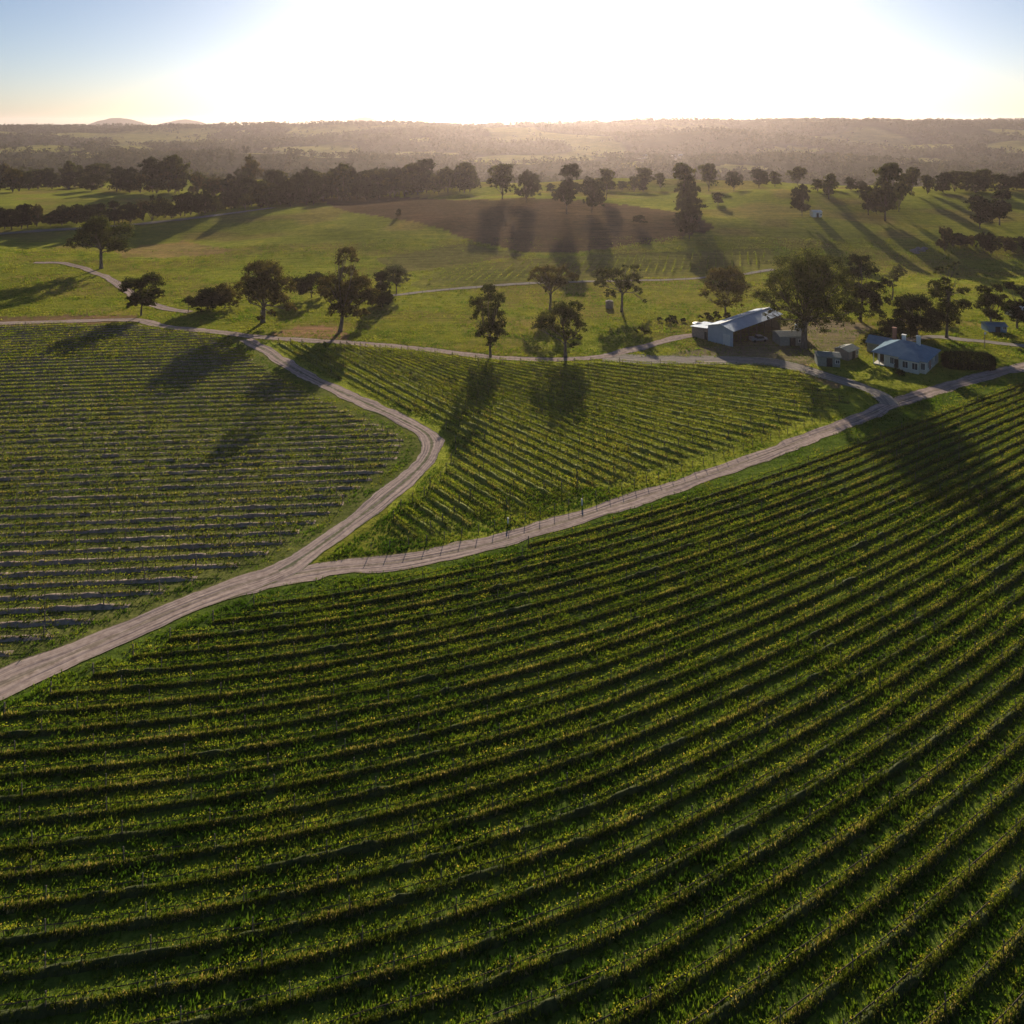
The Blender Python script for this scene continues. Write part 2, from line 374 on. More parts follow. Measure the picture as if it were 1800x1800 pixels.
# ------------------------------------------------------------------ land
def zones(X, Y, Z):
    Yc = np.maximum(Y, 5)
    u = U0 + F * X / Yc; v = V0 + F * (HC - Z) / Yc
    nz = (vnoise(X / 9, Y / 9, 11) - .5); nb = (vnoise(X / 38, Y / 38, 12) - .5); nn = (vnoise(X / 3, Y / 3, 13) - .5)
    uj = u + nz * 26 + nb * 18; vj = v + nz * 3.5 + nn * 1.5
    C = np.zeros((len(X), 3)); C[:] = (.21, .225, .04)
    C = C * (1 + .5 * nb[:, None])
    def put(mask, col, k=1.0):
        mk = (mask.astype(float) * k)[:, None]; C[:] = C * (1 - mk) + np.array(col) * mk
    near = (Y < 560) & (Y > 5)
    # dry yellow patches in the paddocks
    dry = sstep(.52, .75, vnoise(X / 26 + 3, Y / 13, 21)) * (Y > 190) * (Y < 700)
    put(dry, (.21, .165, .06), .75)
    put(near & inpoly(uj, vj, [(820, 505), (1340, 480), (1350, 520), (1230, 560), (1100, 520), (980, 530), (860, 530)]), (.20, .165, .055), .6)
    put(near & inpoly(uj, vj, [(200, 440), (320, 424), (420, 440), (360, 450), (220, 455)]), (.24, .16, .085), .75)
    put(near & inpoly(uj, vj, [(620, 540), (900, 555), (900, 572), (640, 560)]), (.20, .155, .06), .5)
    # ploughed paddock on the facing slope
    put(near & inpoly(uj, vj, [(560, 352), (640, 342), (800, 352), (960, 348), (1100, 360), (1240, 380), (1262, 400), (1180, 425), (1050, 440), (930, 446), (840, 425), (740, 392), (600, 372)]), (.105, .070, .052), .95)
    # plain brownish crop left of it
    put(near & inpoly(uj, vj, [(660, 455), (820, 428), (930, 448), (780, 470), (700, 480)]), (.13, .105, .065), .6)
    # young vineyard
    put(near & inpoly(uj, vj, [(720, 500), (780, 470), (1000, 450), (1350, 436), (1380, 474), (1200, 486), (960, 494), (760, 512)]), (.135, .135, .045), .7)
    # bare ground by the sheds, tree and track edges
    put(near & inpoly(uj, vj, [(1285, 605), (1300, 580), (1370, 566), (1480, 560), (1545, 575), (1500, 600), (1440, 640), (1290, 640), (1200, 640), (1100, 640), (1180, 622)]), (.20, .16, .13), .85)
    put(near & inpoly(uj, vj, [(1385, 640), (1420, 640), (1500, 672), (1480, 684), (1430, 662)]), (.34, .20, .15), .8)
    put(near & inpoly(uj, vj, [(470, 585), (520, 572), (590, 575), (612, 590), (600, 604), (470, 598)]), (.30, .17, .12), .85)
    put(near & inpoly(uj, vj, [(-400, 558), (240, 555), (250, 566), (0, 574), (-400, 578)]), (.17, .10, .08), .8)
    put(near & inpoly(uj, vj, [(560, 1000), (700, 975), (820, 945), (850, 950), (700, 985)]), (.13, .10, .06), .6)
    # vineyards: darker sward
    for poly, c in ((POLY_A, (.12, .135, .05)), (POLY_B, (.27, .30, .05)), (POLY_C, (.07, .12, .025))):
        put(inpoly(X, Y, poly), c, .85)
    # beyond the crest: woods and paddocks
    far = sstep(760, 980, Y)
    pad = sstep(.54, .60, vnoise(X / 210 + 9, Y / 300, 31)) * (1 - sstep(2450, 2700, Y))
    cf = np.array((.050, .052, .032)) * np.ones((len(X), 1)); cp = np.array((.20, .19, .07)) * np.ones((len(X), 1))
    cf = cf * (1 - pad[:, None]) + cp * pad[:, None]
    C = C * (1 - far[:, None]) + cf * far[:, None]
    for (cu, cv, ru, rv) in ((60, 262, 22, 6), (100, 262, 50, 5), (230, 262, 40, 6), (155, 272, 30, 4), (740, 245, 20, 3), (740, 272, 70, 5), (860, 282, 40, 4), (1390, 264, 60, 5), (1590, 258, 50, 4), (1650, 258, 38, 4), (1620, 284, 60, 5), (1280, 296, 70, 6), (1120, 290, 30, 5), (520, 262, 60, 4), (430, 232, 12, 3)):
        e = ((u - cu) / ru) ** 2 + ((v + nz * 3 - cv) / rv) ** 2
        put((e < 1) & (Y > 760) & (Y < 2900), (.25, .24, .075), .85)
    put((Y > 760) & inpoly(u, v, [(-50, 326), (230, 324), (230, 330), (-50, 334)]), (.13, .15, .04), .8)
    return np.clip(C, 0, 1)

# limits of the three vineyards on the ground
def pw(l): return [W(u, v) for u, v in l]
POLY_A = [(-230, W(-60, 1225)[1] - 6)] + R_main + pw([(400, 588), (330, 580), (250, 571), (0, 573), (-100, 575)]) + [(-260, W(0, 573)[1])]
POLY_B = pw([(436, 597), (470, 618), (520, 650), (580, 680), (650, 712), (715, 742), (752, 765), (758, 790), (735, 824), (690, 868), (680, 905), (720, 945), (790, 962), (860, 945), (1000, 913), (1150, 865), (1300, 812), (1460, 752), (1530, 720), (1490, 700), (1450, 676), (1400, 652), (1330, 650), (1260, 641), (1150, 637), (1000, 637), (860, 632), (620, 606), (470, 602)])
i0 = int(np.argmin([abs(p[0] - R_low[0][0]) + abs(p[1] - R_low[0][1]) for p in R_main]))
POLY_C = R_main[:i0 + 1] + R_low + [(330, 250), (330, -20), (-260, -20), (-260, R_main[0][1] - 8)]

th = np.concatenate([np.radians(np.linspace(-180, -48, 40)[:-1]), np.radians(np.linspace(-48, 48, 640)), np.radians(np.linspace(48, 180, 40)[1:-1])])
rr = np.concatenate([np.linspace(2, 40, 14)[:-1], np.exp(np.linspace(math.log(40), math.log(9500), 560))])
TH, RR = np.meshgrid(th, rr)
TX = (np.sin(TH) * RR).ravel(); TY = (np.cos(TH) * RR).ravel(); TZ = H(TX, TY)
nth = len(th); nr = len(rr)
ii, kk = np.meshgrid(np.arange(nr - 1), np.arange(nth), indexing='ij'); k2 = (kk + 1) % nth
Fq = np.stack([ii * nth + kk, (ii + 1) * nth + kk, (ii + 1) * nth + k2, ii * nth + k2], -1).reshape(-1, 4)
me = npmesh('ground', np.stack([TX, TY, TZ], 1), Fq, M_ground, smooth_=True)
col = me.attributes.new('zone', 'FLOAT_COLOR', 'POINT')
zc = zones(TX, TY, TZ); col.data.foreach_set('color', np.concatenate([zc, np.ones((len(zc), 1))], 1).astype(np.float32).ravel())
if me.polygons[nth * 100].normal.z < 0: me.flip_normals()
tag(link('ground', me), kind='structure')

# ------------------------------------------------------------------ haze
hz = MB(); hz.box(-9700, 9700, -9700, 9700, -60, 112)
hm, hn, ho = newmat('haze'); pv = N(hn, 'ShaderNodeVolumePrincipled')
pv.inputs['Color'].default_value = (.97, .83, .82, 1); pv.inputs['Density'].default_value = 0.62e-4; pv.inputs['Anisotropy'].default_value = .72
hn.links.new(pv.outputs[0], ho.inputs['Volume'])
tag(hz.obj('haze', hm), kind='stuff')

# ------------------------------------------------------------------ leafy helpers
def quads(C, size, flat=0.0, r=rng, up=0.0):
    """one small leaf-spray quad (kite) around every centre"""
    n = len(C)
    a = r.normal(size=(n, 3)); a[:, 2] += up; a /= np.linalg.norm(a, axis=1)[:, None]
    b = r.normal(size=(n, 3)); b -= (b * a).sum(1)[:, None] * a; b /= np.linalg.norm(b, axis=1)[:, None]
    s = (size * r.uniform(.6, 1.35, n))[:, None]; asp = r.uniform(.35, .7, n)[:, None]
    V = np.stack([C - a * s * .5, C + b * s * .5 * asp, C + a * s * .5, C - b * s * .5 * asp], 1).reshape(-1, 3)
    Fc = np.arange(4 * n).reshape(n, 4)
    return V, Fc

# ------------------------------------------------------------------ vine rows
ORD = ['first', 'second', 'third', 'fourth', 'fifth', 'sixth', 'seventh', 'eighth', 'ninth', 'tenth', 'eleventh', 'twelfth', 'thirteenth', 'fourteenth', 'fifteenth', 'sixteenth', 'seventeenth', 'eighteenth', 'nineteenth']
TENS = {2: 'twent', 3: 'thirt', 4: 'fort', 5: 'fift', 6: 'sixt', 7: 'sevent', 8: 'eight', 9: 'ninet'}
def ordinal(n):
    if n < 20: return ORD[n - 1]
    t, o = divmod(n, 10)
    return TENS[t] + 'ieth' if o == 0 else TENS[t] + 'y-' + ORD[o - 1]

pm = MB(); pm.box(-.035, .035, -.035, .035, -.1, 1.45); POST_ME = pm.mesh('post', M_post)
pm = MB(); pm.box(-.055, .055, -.055, .055, -.1, 1.45); pm.tube([(0, 0, 1.15), (1.0, 0, .05)], [.035, .035], 5); ENDPOST_ME = pm.mesh('end_post', M_post)
STRIPS = {'A': [[], []], 'B': [[], []], 'C': [[], []]}; WEED = []
def vine_row(pts, label, group, leaves_m, leaf, posts, strip=None, sw=.4, hgt=(.78, 1.28), vspace=1.7, woodn=4, gap=.12, rh=.34, weeds=0, wh=.3):
    pts = np.array(pts); seg = np.hypot(*np.diff(pts, axis=0).T); s = np.concatenate([[0], np.cumsum(seg)]); L = s[-1]
    if L < 5: return None
    at = lambda t: (np.interp(t, s, pts[:, 0]), np.interp(t, s, pts[:, 1]))
    x0, y0 = at(0); base = np.array((x0, y0, H0(x0, y0)))
    root = empty('vine_row', tuple(base)); tag(root, label, 'vine row', group)
    # foliage: sprays along the cordon, some vines stronger than others, a few missing
    nv = int(L / vspace); vt = (np.arange(nv) + .5) * vspace + rng.normal(0, .1, nv)
    vig = np.clip(rng.normal(1, .35, nv) * (.75 + .6 * vnoise(vt / 9, np.full(nv, y0), 17)), .15, 1.8); vig[rng.random(nv) < gap * .5] = .08
    nl = int(L * leaves_m)
    which = rng.choice(nv, nl, p=vig / vig.sum())
    t = np.clip(vt[which] + rng.uniform(-.55, .55, nl) * vspace, 0, L)
    X, Y = at(t)
    dx = np.interp(t, s[:-1], np.diff(pts[:, 0]) / seg); dy = np.interp(t, s[:-1], np.diff(pts[:, 1]) / seg)
    off = rng.normal(0, .13, nl); z = hgt[0] + (hgt[1] - hgt[0]) * rng.beta(1.6, 2.2, nl) * (.6 + .4 * vig[which])
    C = np.stack([X - dy * off, Y + dx * off, H(X, Y) + z], 1)
    V, Fc = quads(C, leaf, up=.4)
    tt = np.clip(rng.normal(.5, .2, nl) + (rng.random(nl) < .06) * .4 + (vnoise(t / 6, np.full(nl, y0), 5) - .5) * .4, 0, 1)
    link('foliage', npmesh('foliage', V - base, Fc, M_vine, tt), root)
    # wood: trunk and two arms per vine, joined along the wire
    b = MB(); n3 = 3
    cp = []
    for k in range(nv + 1):
        tk = min(k * vspace, L); a_, c_ = at(tk); cp.append((a_ - base[0], c_ - base[1], H0(a_, c_) + .86 - base[2] + random.uniform(-.05, .05)))
    b.tube(cp, [.045] * len(cp), woodn)
    for k in range(nv):
        a_, c_ = at(vt[k]); zz = H0(a_, c_) - base[2]; jx, jy = random.uniform(-.1, .1), random.uniform(-.1, .1)
        b.tube([(a_ - base[0] + jx, c_ - base[1] + jy, zz - .05), (a_ - base[0] - jx * .5, c_ - base[1] - jy * .5, zz + .45), (a_ - base[0], c_ - base[1], zz + .87)], [.055, .04, .045], n3)
    b.obj('vine_wood', M_wood, root)
    if posts:
        npst = int(L / posts) + 1
        for k in range(npst):
            tk = min(k * posts, L); a_, c_ = at(tk)
            p = link('post', POST_ME if 0 < k < npst - 1 else ENDPOST_ME, root, (a_ - base[0], c_ - base[1], H0(a_, c_) - base[2]))
            p.rotation_euler = (random.uniform(-.03, .03), random.uniform(-.03, .03), math.atan2(pts[1][1] - pts[0][1], pts[1][0] - pts[0][0]) + (pi if k == 0 else 0))
            p.scale = (1, 1, random.uniform(.93, 1.06))
    if strip:
        n = max(3, int(L / .6)); tk = np.linspace(-.5, L + .3, n); X, Y = at(np.clip(tk, 0, L))
        dx = np.gradient(X); dy = np.gradient(Y); q = np.hypot(dx, dy) + 1e-9; nx, ny = -dy / q, dx / q
        m = .75 + .5 * vnoise(tk / 4, np.full(n, y0 * 3), 8)
        endt = sstep(0, 3.5, tk + .5) * sstep(0, 3.5, L + .3 - tk) * (.45 + .8 * vnoise(tk / 1.5, np.full(n, y0 * 9), 29))
        rows_ = []
        for a_, zz in ((-1.0, -.02), (-.55, .62), (-.12, 1.0), (.22, .98), (.62, .55), (1.0, -.02)):
            off = sw * a_ * (1 + rng.normal(0, .12, n)) * (.8 + .3 * m); rows_.append(np.stack([X + nx * off, Y + ny * off, H(X + nx * off, Y + ny * off) + .01 + rh * zz * m * endt * (1 + rng.normal(0, .2, n))], 1))
        vv = np.concatenate(rows_); b0 = sum(len(q) for q in STRIPS[strip][0]); idx = np.arange(n - 1); STRIPS[strip][0].append(vv)
        for c_ in range(5): STRIPS[strip][1].append(np.stack([idx + c_ * n, idx + (c_ + 1) * n, idx + (c_ + 1) * n + 1, idx + c_ * n + 1], 1) + b0)
        if weeds:
            nw = int(L * weeds); t = rng.uniform(0, L, nw); t = t[rng.random(nw) < .35 + .9 * vnoise(t / 1.6, np.full(nw, y0 * 5), 23)]; nw = len(t); vg = vnoise(t / 3, np.full(nw, y0 * 7), 19); X, Y = at(t)
            dx = np.interp(t, s[:-1], np.diff(pts[:, 0]) / seg); dy = np.interp(t, s[:-1], np.diff(pts[:, 1]) / seg)
            off = rng.normal(0, sw * .34, nw)
            WEED.append(np.stack([X - dy * off, Y + dx * off, rh * .8 * np.clip(1 - np.abs(off) / sw, 0, 1), wh * rng.uniform(.4, 1.2, nw) * (.6 + .8 * vg), np.clip(.38 + .48 * vg + rng.normal(0, .2, nw), 0, 1)], 1))
    return root

def runs(P_, ok, minlen=4):
    """split a sampled line where ok is false, keep the long runs"""
    out = []; cur = []
    for p, k in zip(P_, ok):
        if k: cur.append(p)
        else:
            if len(cur) >= minlen: out.append(cur)
            cur = []
    if len(cur) >= minlen: out.append(cur)
    return out

# near slope: rows follow the lower road, each 2.8 m further down the slope
bx = np.arange(-90, 240, 1.0)
slope = np.interp(bx, [-60, -35, -10, 20, 60, 110, 240], [.06, .15, .36, .50, .61, .61, .60])
by = np.cumsum(slope); j = np.argmin(abs(bx - 4)); by = by - by[j] + 109.8
hd = np.hypot(1, slope); nxx, nyy = slope / hd, -1 / hd
k = 0
ROWS_C = []
for i in range(68):
    d = 3.4 + i * 2.45
    X = bx + nxx * d; Y = by + nyy * d + .0045 * i * np.maximum(X - 8, 0)
    vis = (np.abs(X) / np.maximum(Y, 1) < .78) & (Y > 38)
    ok = inpoly(X, Y, POLY_C) & (distline(X, Y, R_low) > 3.0) & (distline(X, Y, R_main) > 5.2) & vis
    rs = runs(list(zip(X, Y)), ok, 6)
    if not rs: continue
    run = max(rs, key=len); k += 1
    run = run[::2] + ([run[-1]] if len(run) % 2 == 0 else [])
    ROWS_C.append(run)
    vine_row(run, f'{ordinal(k)} vine row down from the lower gravel road on the near slope', 'vine rows on the near slope', 36, .15, 7.0, 'C', .36, vspace=1.7, rh=.30, weeds=105, wh=.24)

# left block: rows run across the view
k = 0
for i in range(78):
    y0 = 66 + i * 2.55
    X = np.arange(-190, 20, 1.5); Y = y0 + .07 * (X + 60) + .0006 * (X + 60) ** 2 * np.sign(X + 60) * .6
    vis = (np.abs(X) / np.maximum(Y, 1) < .80)
    ok = inpoly(X, Y, POLY_A) & (distline(X, Y, R_main) > 4.6) & (distline(X, Y, R_top) > 2.6) & vis
    rs = runs(list(zip(X, Y)), ok, 5)
    if not rs: continue
    run = max(rs, key=len); k += 1
    near = y0 < 125
    vine_row(run[::2] + [run[-1]] if len(run) % 2 == 0 else run[::2], f'{ordinal(k)} vine row of the left block counting up from the gravel road', 'vine rows of the left block', 22 if near else 17, .17 if near else .23, 7.0 if near else 14, 'A', .48, vspace=1.8, woodn=3, gap=.3, rh=.26, weeds=20, wh=.26)

# middle block: rows fan from steep at the bend to nearly level by the sheds
k = 0
seed0 = np.array((-14.5, 107.0)); seed1 = np.array((46.0, 187.0)); dist = 0.0
p = seed0.copy(); u_ = (seed1 - seed0) / np.linalg.norm(seed1 - seed0); tot = np.linalg.norm(seed1 - seed0)
s_ = 1.0
while s_ < tot + 22:
    f = s_ / tot; ang = -49 + 31 * float(sstep(.25, 1.05, f)) ; q = seed0 + u_ * s_
    tt = np.arange(-110, 90, 1.5); a = np.radians(ang + .05 * tt * (1 if f > .3 else .4)); c0 = len(tt) * 110 // 200
    X = np.cumsum(np.cos(a)) * 1.5; Y = np.cumsum(np.sin(a)) * 1.5; X += q[0] - X[c0]; Y += q[1] - Y[c0]
    ok = inpoly(X, Y, POLY_B) & (distline(X, Y, R_main) > 4.2) & (distline(X, Y, R_low) > 5.5) & (distline(X, Y, R_top) > 3.0) & (distline(X, Y, R_yard) > 3.8)
    rs = runs(list(zip(X, Y)), ok, 4)
    for run in rs:
        if len(run) < 5: continue
        k += 1
        vine_row(run[::2] + ([run[-1]] if len(run) % 2 == 0 else []), f'{ordinal(k)} vine row of the middle block counting from the road fork', 'vine rows of the middle block', 38, .2, 8.0, 'B', .52, vspace=1.8, woodn=3, rh=.34, weeds=26, wh=.28)
    perp = abs(np.cross(np.array((cos(radians(ang)), sin(radians(ang)))), u_))
    s_ += 2.55 / max(perp, .3)

# young vines on the flat beyond the paddock
k = 0
for i in range(46):
    x0 = -44 + i * 3.4
    Y = np.arange(258, 345, 3.0); X = x0 + (Y - 300) * .30
    uu, vv = project(X, Y, H(X, Y))
    ok = inpoly(uu, vv, [(745, 497), (800, 472), (1000, 455), (1350, 441), (1340, 470), (1200, 482), (960, 490), (800, 502)]) & (distline(X, Y, R_mid) > 3.5)
    rs = runs(list(zip(X, Y)), ok, 4)
    if rs:
        k += 1; run = max(rs, key=len)
        vine_row(run, f'{ordinal(k)} row of young vines from the left on the flat below the ploughed paddock', 'rows of young vines beyond the paddock', 8, .38, None, None, vspace=3.4, woodn=3)

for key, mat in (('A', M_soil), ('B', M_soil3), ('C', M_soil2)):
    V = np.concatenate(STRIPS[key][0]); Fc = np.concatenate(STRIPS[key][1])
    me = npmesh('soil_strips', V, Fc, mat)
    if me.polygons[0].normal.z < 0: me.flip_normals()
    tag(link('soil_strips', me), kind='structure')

# ------------------------------------------------------------------ grass
WD = np.concatenate(WEED); n = len(WD); X, Y, dz, s_h, T0 = WD.T; Z = H(X, Y) + dz; Vs = []; Ts = []
for k in range(4):
    az = rng.uniform(0, 2 * pi, n); wd = s_h * rng.uniform(.16, .32, n); ln = s_h * rng.uniform(.1, .6, n); tx, ty = np.cos(az), np.sin(az); ox = X + rng.normal(0, .08, n); oy = Y + rng.normal(0, .08, n)
    Vs.append(np.stack([np.stack([ox - ty * wd, oy + tx * wd, Z - .04], 1), np.stack([ox + ty * wd, oy - tx * wd, Z - .04], 1), np.stack([ox + tx * ln, oy + ty * ln, Z + s_h * rng.uniform(.5, 1, n)], 1)], 1)); Ts.append(T0 + rng.normal(0, .12, n))
V = np.concatenate(Vs).reshape(-1, 3)
tag(link('weeds', npmesh('weeds', V, np.arange(len(V)).reshape(-1, 3), M_weed, np.clip(np.concatenate(Ts), 0, 1))), kind='stuff')
def tufts(n, box, keep, blades, hgt, name, bias=0):
    X = rng.uniform(box[0], box[1], n); Y = rng.uniform(box[2], box[3], n)
    m = keep(X, Y)
    m &= rng.random(n) < (.35 + .9 * vnoise(X / 2.2, Y / 2.2, 41))
    X, Y = X[m], Y[m]; n = len(X)
    s = hgt * rng.uniform(.5, 1.3, n) * (.6 + .8 * vnoise(X / 5, Y / 5, 42))
    T = np.clip(.15 + bias + .75 * vnoise(X / 4, Y / 4, 43) + rng.normal(0, .12, n), 0, 1)
    Vs = []; Ts = []
    Z = H(X, Y)
    for k in range(blades):
        az = rng.uniform(0, 2 * pi, n); lean = rng.uniform(.15, .9, n) * s; wd = s * rng.uniform(.16, .34, n)
        ox = X + rng.normal(0, .12, n); oy = Y + rng.normal(0, .12, n)
        tx, ty = np.cos(az), np.sin(az)
        a = np.stack([ox - ty * wd, oy + tx * wd, Z - .02], 1); b = np.stack([ox + ty * wd, oy - tx * wd, Z - .02], 1)
        c = np.stack([ox + tx * lean, oy + ty * lean, Z + s * rng.uniform(.5, 1, n)], 1)
        Vs.append(np.stack([a, b, c], 1)); Ts.append(T + rng.normal(0, .08, n))
    V = np.concatenate(Vs).reshape(-1, 3); Fc = np.arange(len(V)).reshape(-1, 3)
    tag(link(name, npmesh(name, V, Fc, M_grass, np.clip(np.concatenate(Ts), 0, 1))), kind='stuff')
BARE = [[(1285, 605), (1300, 580), (1370, 566), (1480, 560), (1545, 575), (1500, 600), (1440, 640), (1290, 640), (1200, 640), (1100, 640), (1180, 622)],
        [(1385, 640), (1420, 640), (1500, 672), (1480, 684), (1430, 662)], [(470, 585), (520, 572), (590, 575), (612, 590), (600, 604), (470, 598)], [(-400, 558), (240, 555), (250, 566), (0, 574), (-400, 578)],
        [(720, 500), (780, 470), (1000, 450), (1350, 436), (1380, 474), (1200, 486), (960, 494), (760, 512)], [(200, 440), (320, 424), (420, 440), (360, 450), (220, 455)],
        [(930, 446), (1050, 440), (1262, 400), (1240, 380), (600, 372), (740, 392), (840, 425)], [(660, 455), (820, 428), (930, 448), (780, 470), (700, 480)]]
def bare(X, Y):
    u, v = project(X, Y, H(X, Y)); m = np.zeros(len(X), bool)
    for q in BARE: m |= inpoly(u, v, q)
    return m
def offroad(X, Y, extra=0):
    m = np.ones(len(X), bool)
    for l, hw in ROADS: m &= distline(X, Y, l[::3] + [l[-1]]) > hw + .2 + extra
    return m
inview = lambda X, Y: (np.abs(X) < .74 * Y + 4) & (Y > 44)
tufts(150000, (-75, 95, 44, 122), lambda X, Y: inview(X, Y) & offroad(X, Y) & ~inpoly(X, Y, POLY_A), 7, .30, 'grass')
tufts(150000, (-150, 150, 65, 215), lambda X, Y: inview(X, Y) & offroad(X, Y) & ~inpoly(X, Y, POLY_B) & (inpoly(X, Y, POLY_A) | (Y > 118)), 4, .26, 'grass', .22)
tufts(110000, (-60, 70, 98, 205), lambda X, Y: offroad(X, Y) & inpoly(X, Y, POLY_B), 5, .24, 'grass', .5)
tufts(260000, (-260, 260, 190, 345), lambda X, Y: (np.abs(X) < .74 * Y) & offroad(X, Y) & ~inpoly(X, Y, POLY_B) & (~bare(X, Y) | (rng.random(len(X)) < .07)), 3, .40, 'grass', .48)
def verge(X, Y):
    m = np.zeros(len(X), bool)
    for l, hw in ROADS[:4]:
        d = distline(X, Y, l[::3] + [l[-1]]); m |= (d > hw - .7) & (d < hw + .9)
    for l, hw in ROADS[:4]: m &= distline(X, Y, l[::3] + [l[-1]]) > hw - .75
    return m & (np.abs(X) < .75 * Y)
tufts(260000, (-90, 130, 64, 215), verge, 4, .22, 'grass', .1)

# ------------------------------------------------------------------ trees
def crown_quads(lobes, nleaf, leaf, r, gaps=.25):
    """leaf sprays grouped in clumps on and in the lobes (x, y, z, rx, ry, rz)"""
    vols = np.array([l[3] * l[4] for l in lobes]) ** 1.0; pr = vols / vols.sum()
    nleaf = int(nleaf * 2.3); leaf = leaf * 1.15
    nc = max(6, nleaf // 34)
    L = np.array(lobes)
    wl = r.choice(len(lobes), nc, p=pr)
    d = r.normal(size=(nc, 3)); d /= np.linalg.norm(d, axis=1)[:, None]; d[:, 2] = np.where(d[:, 2] < -.35, -d[:, 2], d[:, 2])
    rad = r.uniform(.3, 1.0, nc) ** .5 * np.where(r.random(nc) < .12, 1.22, 1.0)
    cen = L[wl, :3] + d * rad[:, None] * L[wl, 3:6]
    cr = np.minimum(L[wl, 3], L[wl, 5]) * r.uniform(.15, .36, nc)
    per = r.choice(nc, nleaf)
    g = r.normal(size=(nleaf, 3)) * np.array((1, 1, .62)); g *= (cr[per] * .62)[:, None]
    C = cen[per] + g
    V, Fc = quads(C, leaf, r=r, up=.2)
    ct = r.uniform(.2, .8, nc)
    T = np.clip(ct[per] + r.normal(0, .16, nleaf), 0, 1)
    return V, Fc, T, cen, wl

def tree_meshes(lobes, h, trunk_r, leafmat_, r, nleaf=7000, leaf=.42, fork=.3, bark=M_bark, lean=(0, 0), multi=1):
    """trunk and crown meshes around the base at the origin"""
    V, Fc, T, cen, wl = crown_quads(lobes, nleaf, leaf, r)
    crown = npmesh('crown', V, Fc, leafmat_, T)
    b = MB()
    fz = h * fork
    zmin = min(l[2] - l[5] for l in lobes)
    f = np.array((lean[0] * fz, lean[1] * fz, max(fz, zmin * .8)))
    b.tube([(0, 0, -.5), (lean[0] * .3, 0, f[2] * .12), tuple(f * .55 + np.array((r.normal(0, .1), r.normal(0, .1), 0))), tuple(f)], [trunk_r * 1.5, trunk_r * 1.08, trunk_r * .88, trunk_r * .8], 9)
    for k, l in enumerate(lobes):
        c = np.array(l[:3]); start = f * r.uniform(.72, 1.0) if k % 2 else f
        mid = start * .45 + c * .55 + r.normal(0, .08 * h * .3, 3) * np.array((1, 1, .4)); mid[2] = max(mid[2], start[2] + .1)
        rr_ = trunk_r * (.24 + .2 * min(1, l[3] / (h * .2)))
        b.tube([tuple(start), tuple(start * .7 + mid * .3 + np.array((0, 0, .03 * h))), tuple(mid), tuple(c)], [rr_, rr_ * .8, rr_ * .6, rr_ * .3], 6)
        mine = cen[wl == k][:5]
        for c2 in mine:
            b.tube([tuple(mid), tuple((mid + c2) / 2 + r.normal(0, .2, 3)), tuple(c2)], [rr_ * .38, rr_ * .25, rr_ * .1], 4)
    return b.mesh('trunk', bark, True), crown

def hero(u, v, circles, label, cat='tree', name='gum_tree', mat=None, nleaf=7000, leaf=.42, trunk=None, fork=.3, lean=None, seed=1, group=None, deep=1.0):
    r = np.random.default_rng(seed * 101 + 5)
    x, y = W(u, v); z = H0(x, y); k = y / F
    lobes = []
    us = [c[0] for c in circles]; half = (max(us) - min(us)) / 2 * k
    for (cu, cv, cr) in circles:
        R = cr * k * 1.14
        cx = (cu - u) * k; cz = (v - cv) * k
        fr = 1 - abs(cx - (sum(us) / len(us) - u) * k) / (half + 1e-6) * .7
        cy = r.uniform(-1, 1) * half * .8 * fr * deep
        s = (y + cy) / y
        lobes.append((cx * s, cy, cz, R, R * r.uniform(.9, 1.15), R * .88))
    # a few more boughs in depth so that the crown is round from every side
    for q in range(max(3, len(circles) // 3)):
        cu, cv, cr = circles[r.integers(len(circles))]; R = cr * k * .95
        lobes.append(((cu - u) * k * .5, r.choice([-1, 1]) * half * r.uniform(.6, 1.0) * deep, (v - cv) * k * .95, R, R, R * .85))
    h = (v - min(c[1] - c[2] for c in circles)) * k
    tr = (trunk if trunk else h * .026) * .85
    root = empty(name, (x, y, z)); tag(root, label, cat, group)
    cx = sum(l[0] for l in lobes) / len(lobes)
    t_me, c_me = tree_meshes(lobes, h, tr, mat or M_leaf, r, nleaf, leaf, fork, lean=lean or (max(-.25, min(.25, cx / h)), 0))
    link('trunk', t_me, root); link('crown', c_me, root)
    return root

g = 'gum trees around the paddocks and sheds'
hero(178, 472, [(150, 415, 20), (180, 402, 22), (205, 413, 20), (212, 436, 15), (137, 428, 15), (168, 432, 16), (195, 440, 13)], 'lone spreading gum tree on the far left above the bend of the path', trunk=.75, leaf=.6, nleaf=6500, seed=1, group=g, fork=.35)
hero(248, 555, [(235, 505, 16), (260, 500, 17), (275, 520, 11), (245, 525, 14), (232, 537, 8), (262, 537, 10)], 'round gum tree beside the track at the upper corner of the left vineyard', leaf=.5, nleaf=5500, seed=2, group=g, fork=.28)
hero(330, 550, [(330, 530, 8), (341, 536, 9), (350, 546, 5)], 'small leaning tree at the edge of the dark bushes', nleaf=1800, leaf=.4, seed=3, group=g, fork=.3)
hero(366, 544, [(365, 522, 16), (352, 530, 10), (376, 530, 12), (366, 536, 12)], 'dense almost black bush right of the small leaning tree', 'bush', 'bush', M_leaf_dark, 4500, .42, .3, .1, seed=4, group=g)
hero(396, 542, [(392, 515, 15), (405, 525, 14), (388, 528, 12), (410, 535, 8)], 'brown twiggy bush between the black bush and the big rounded tree', 'bush', 'bush', M_leaf_brown, 3800, .4, .25, .1, seed=5, group=g)
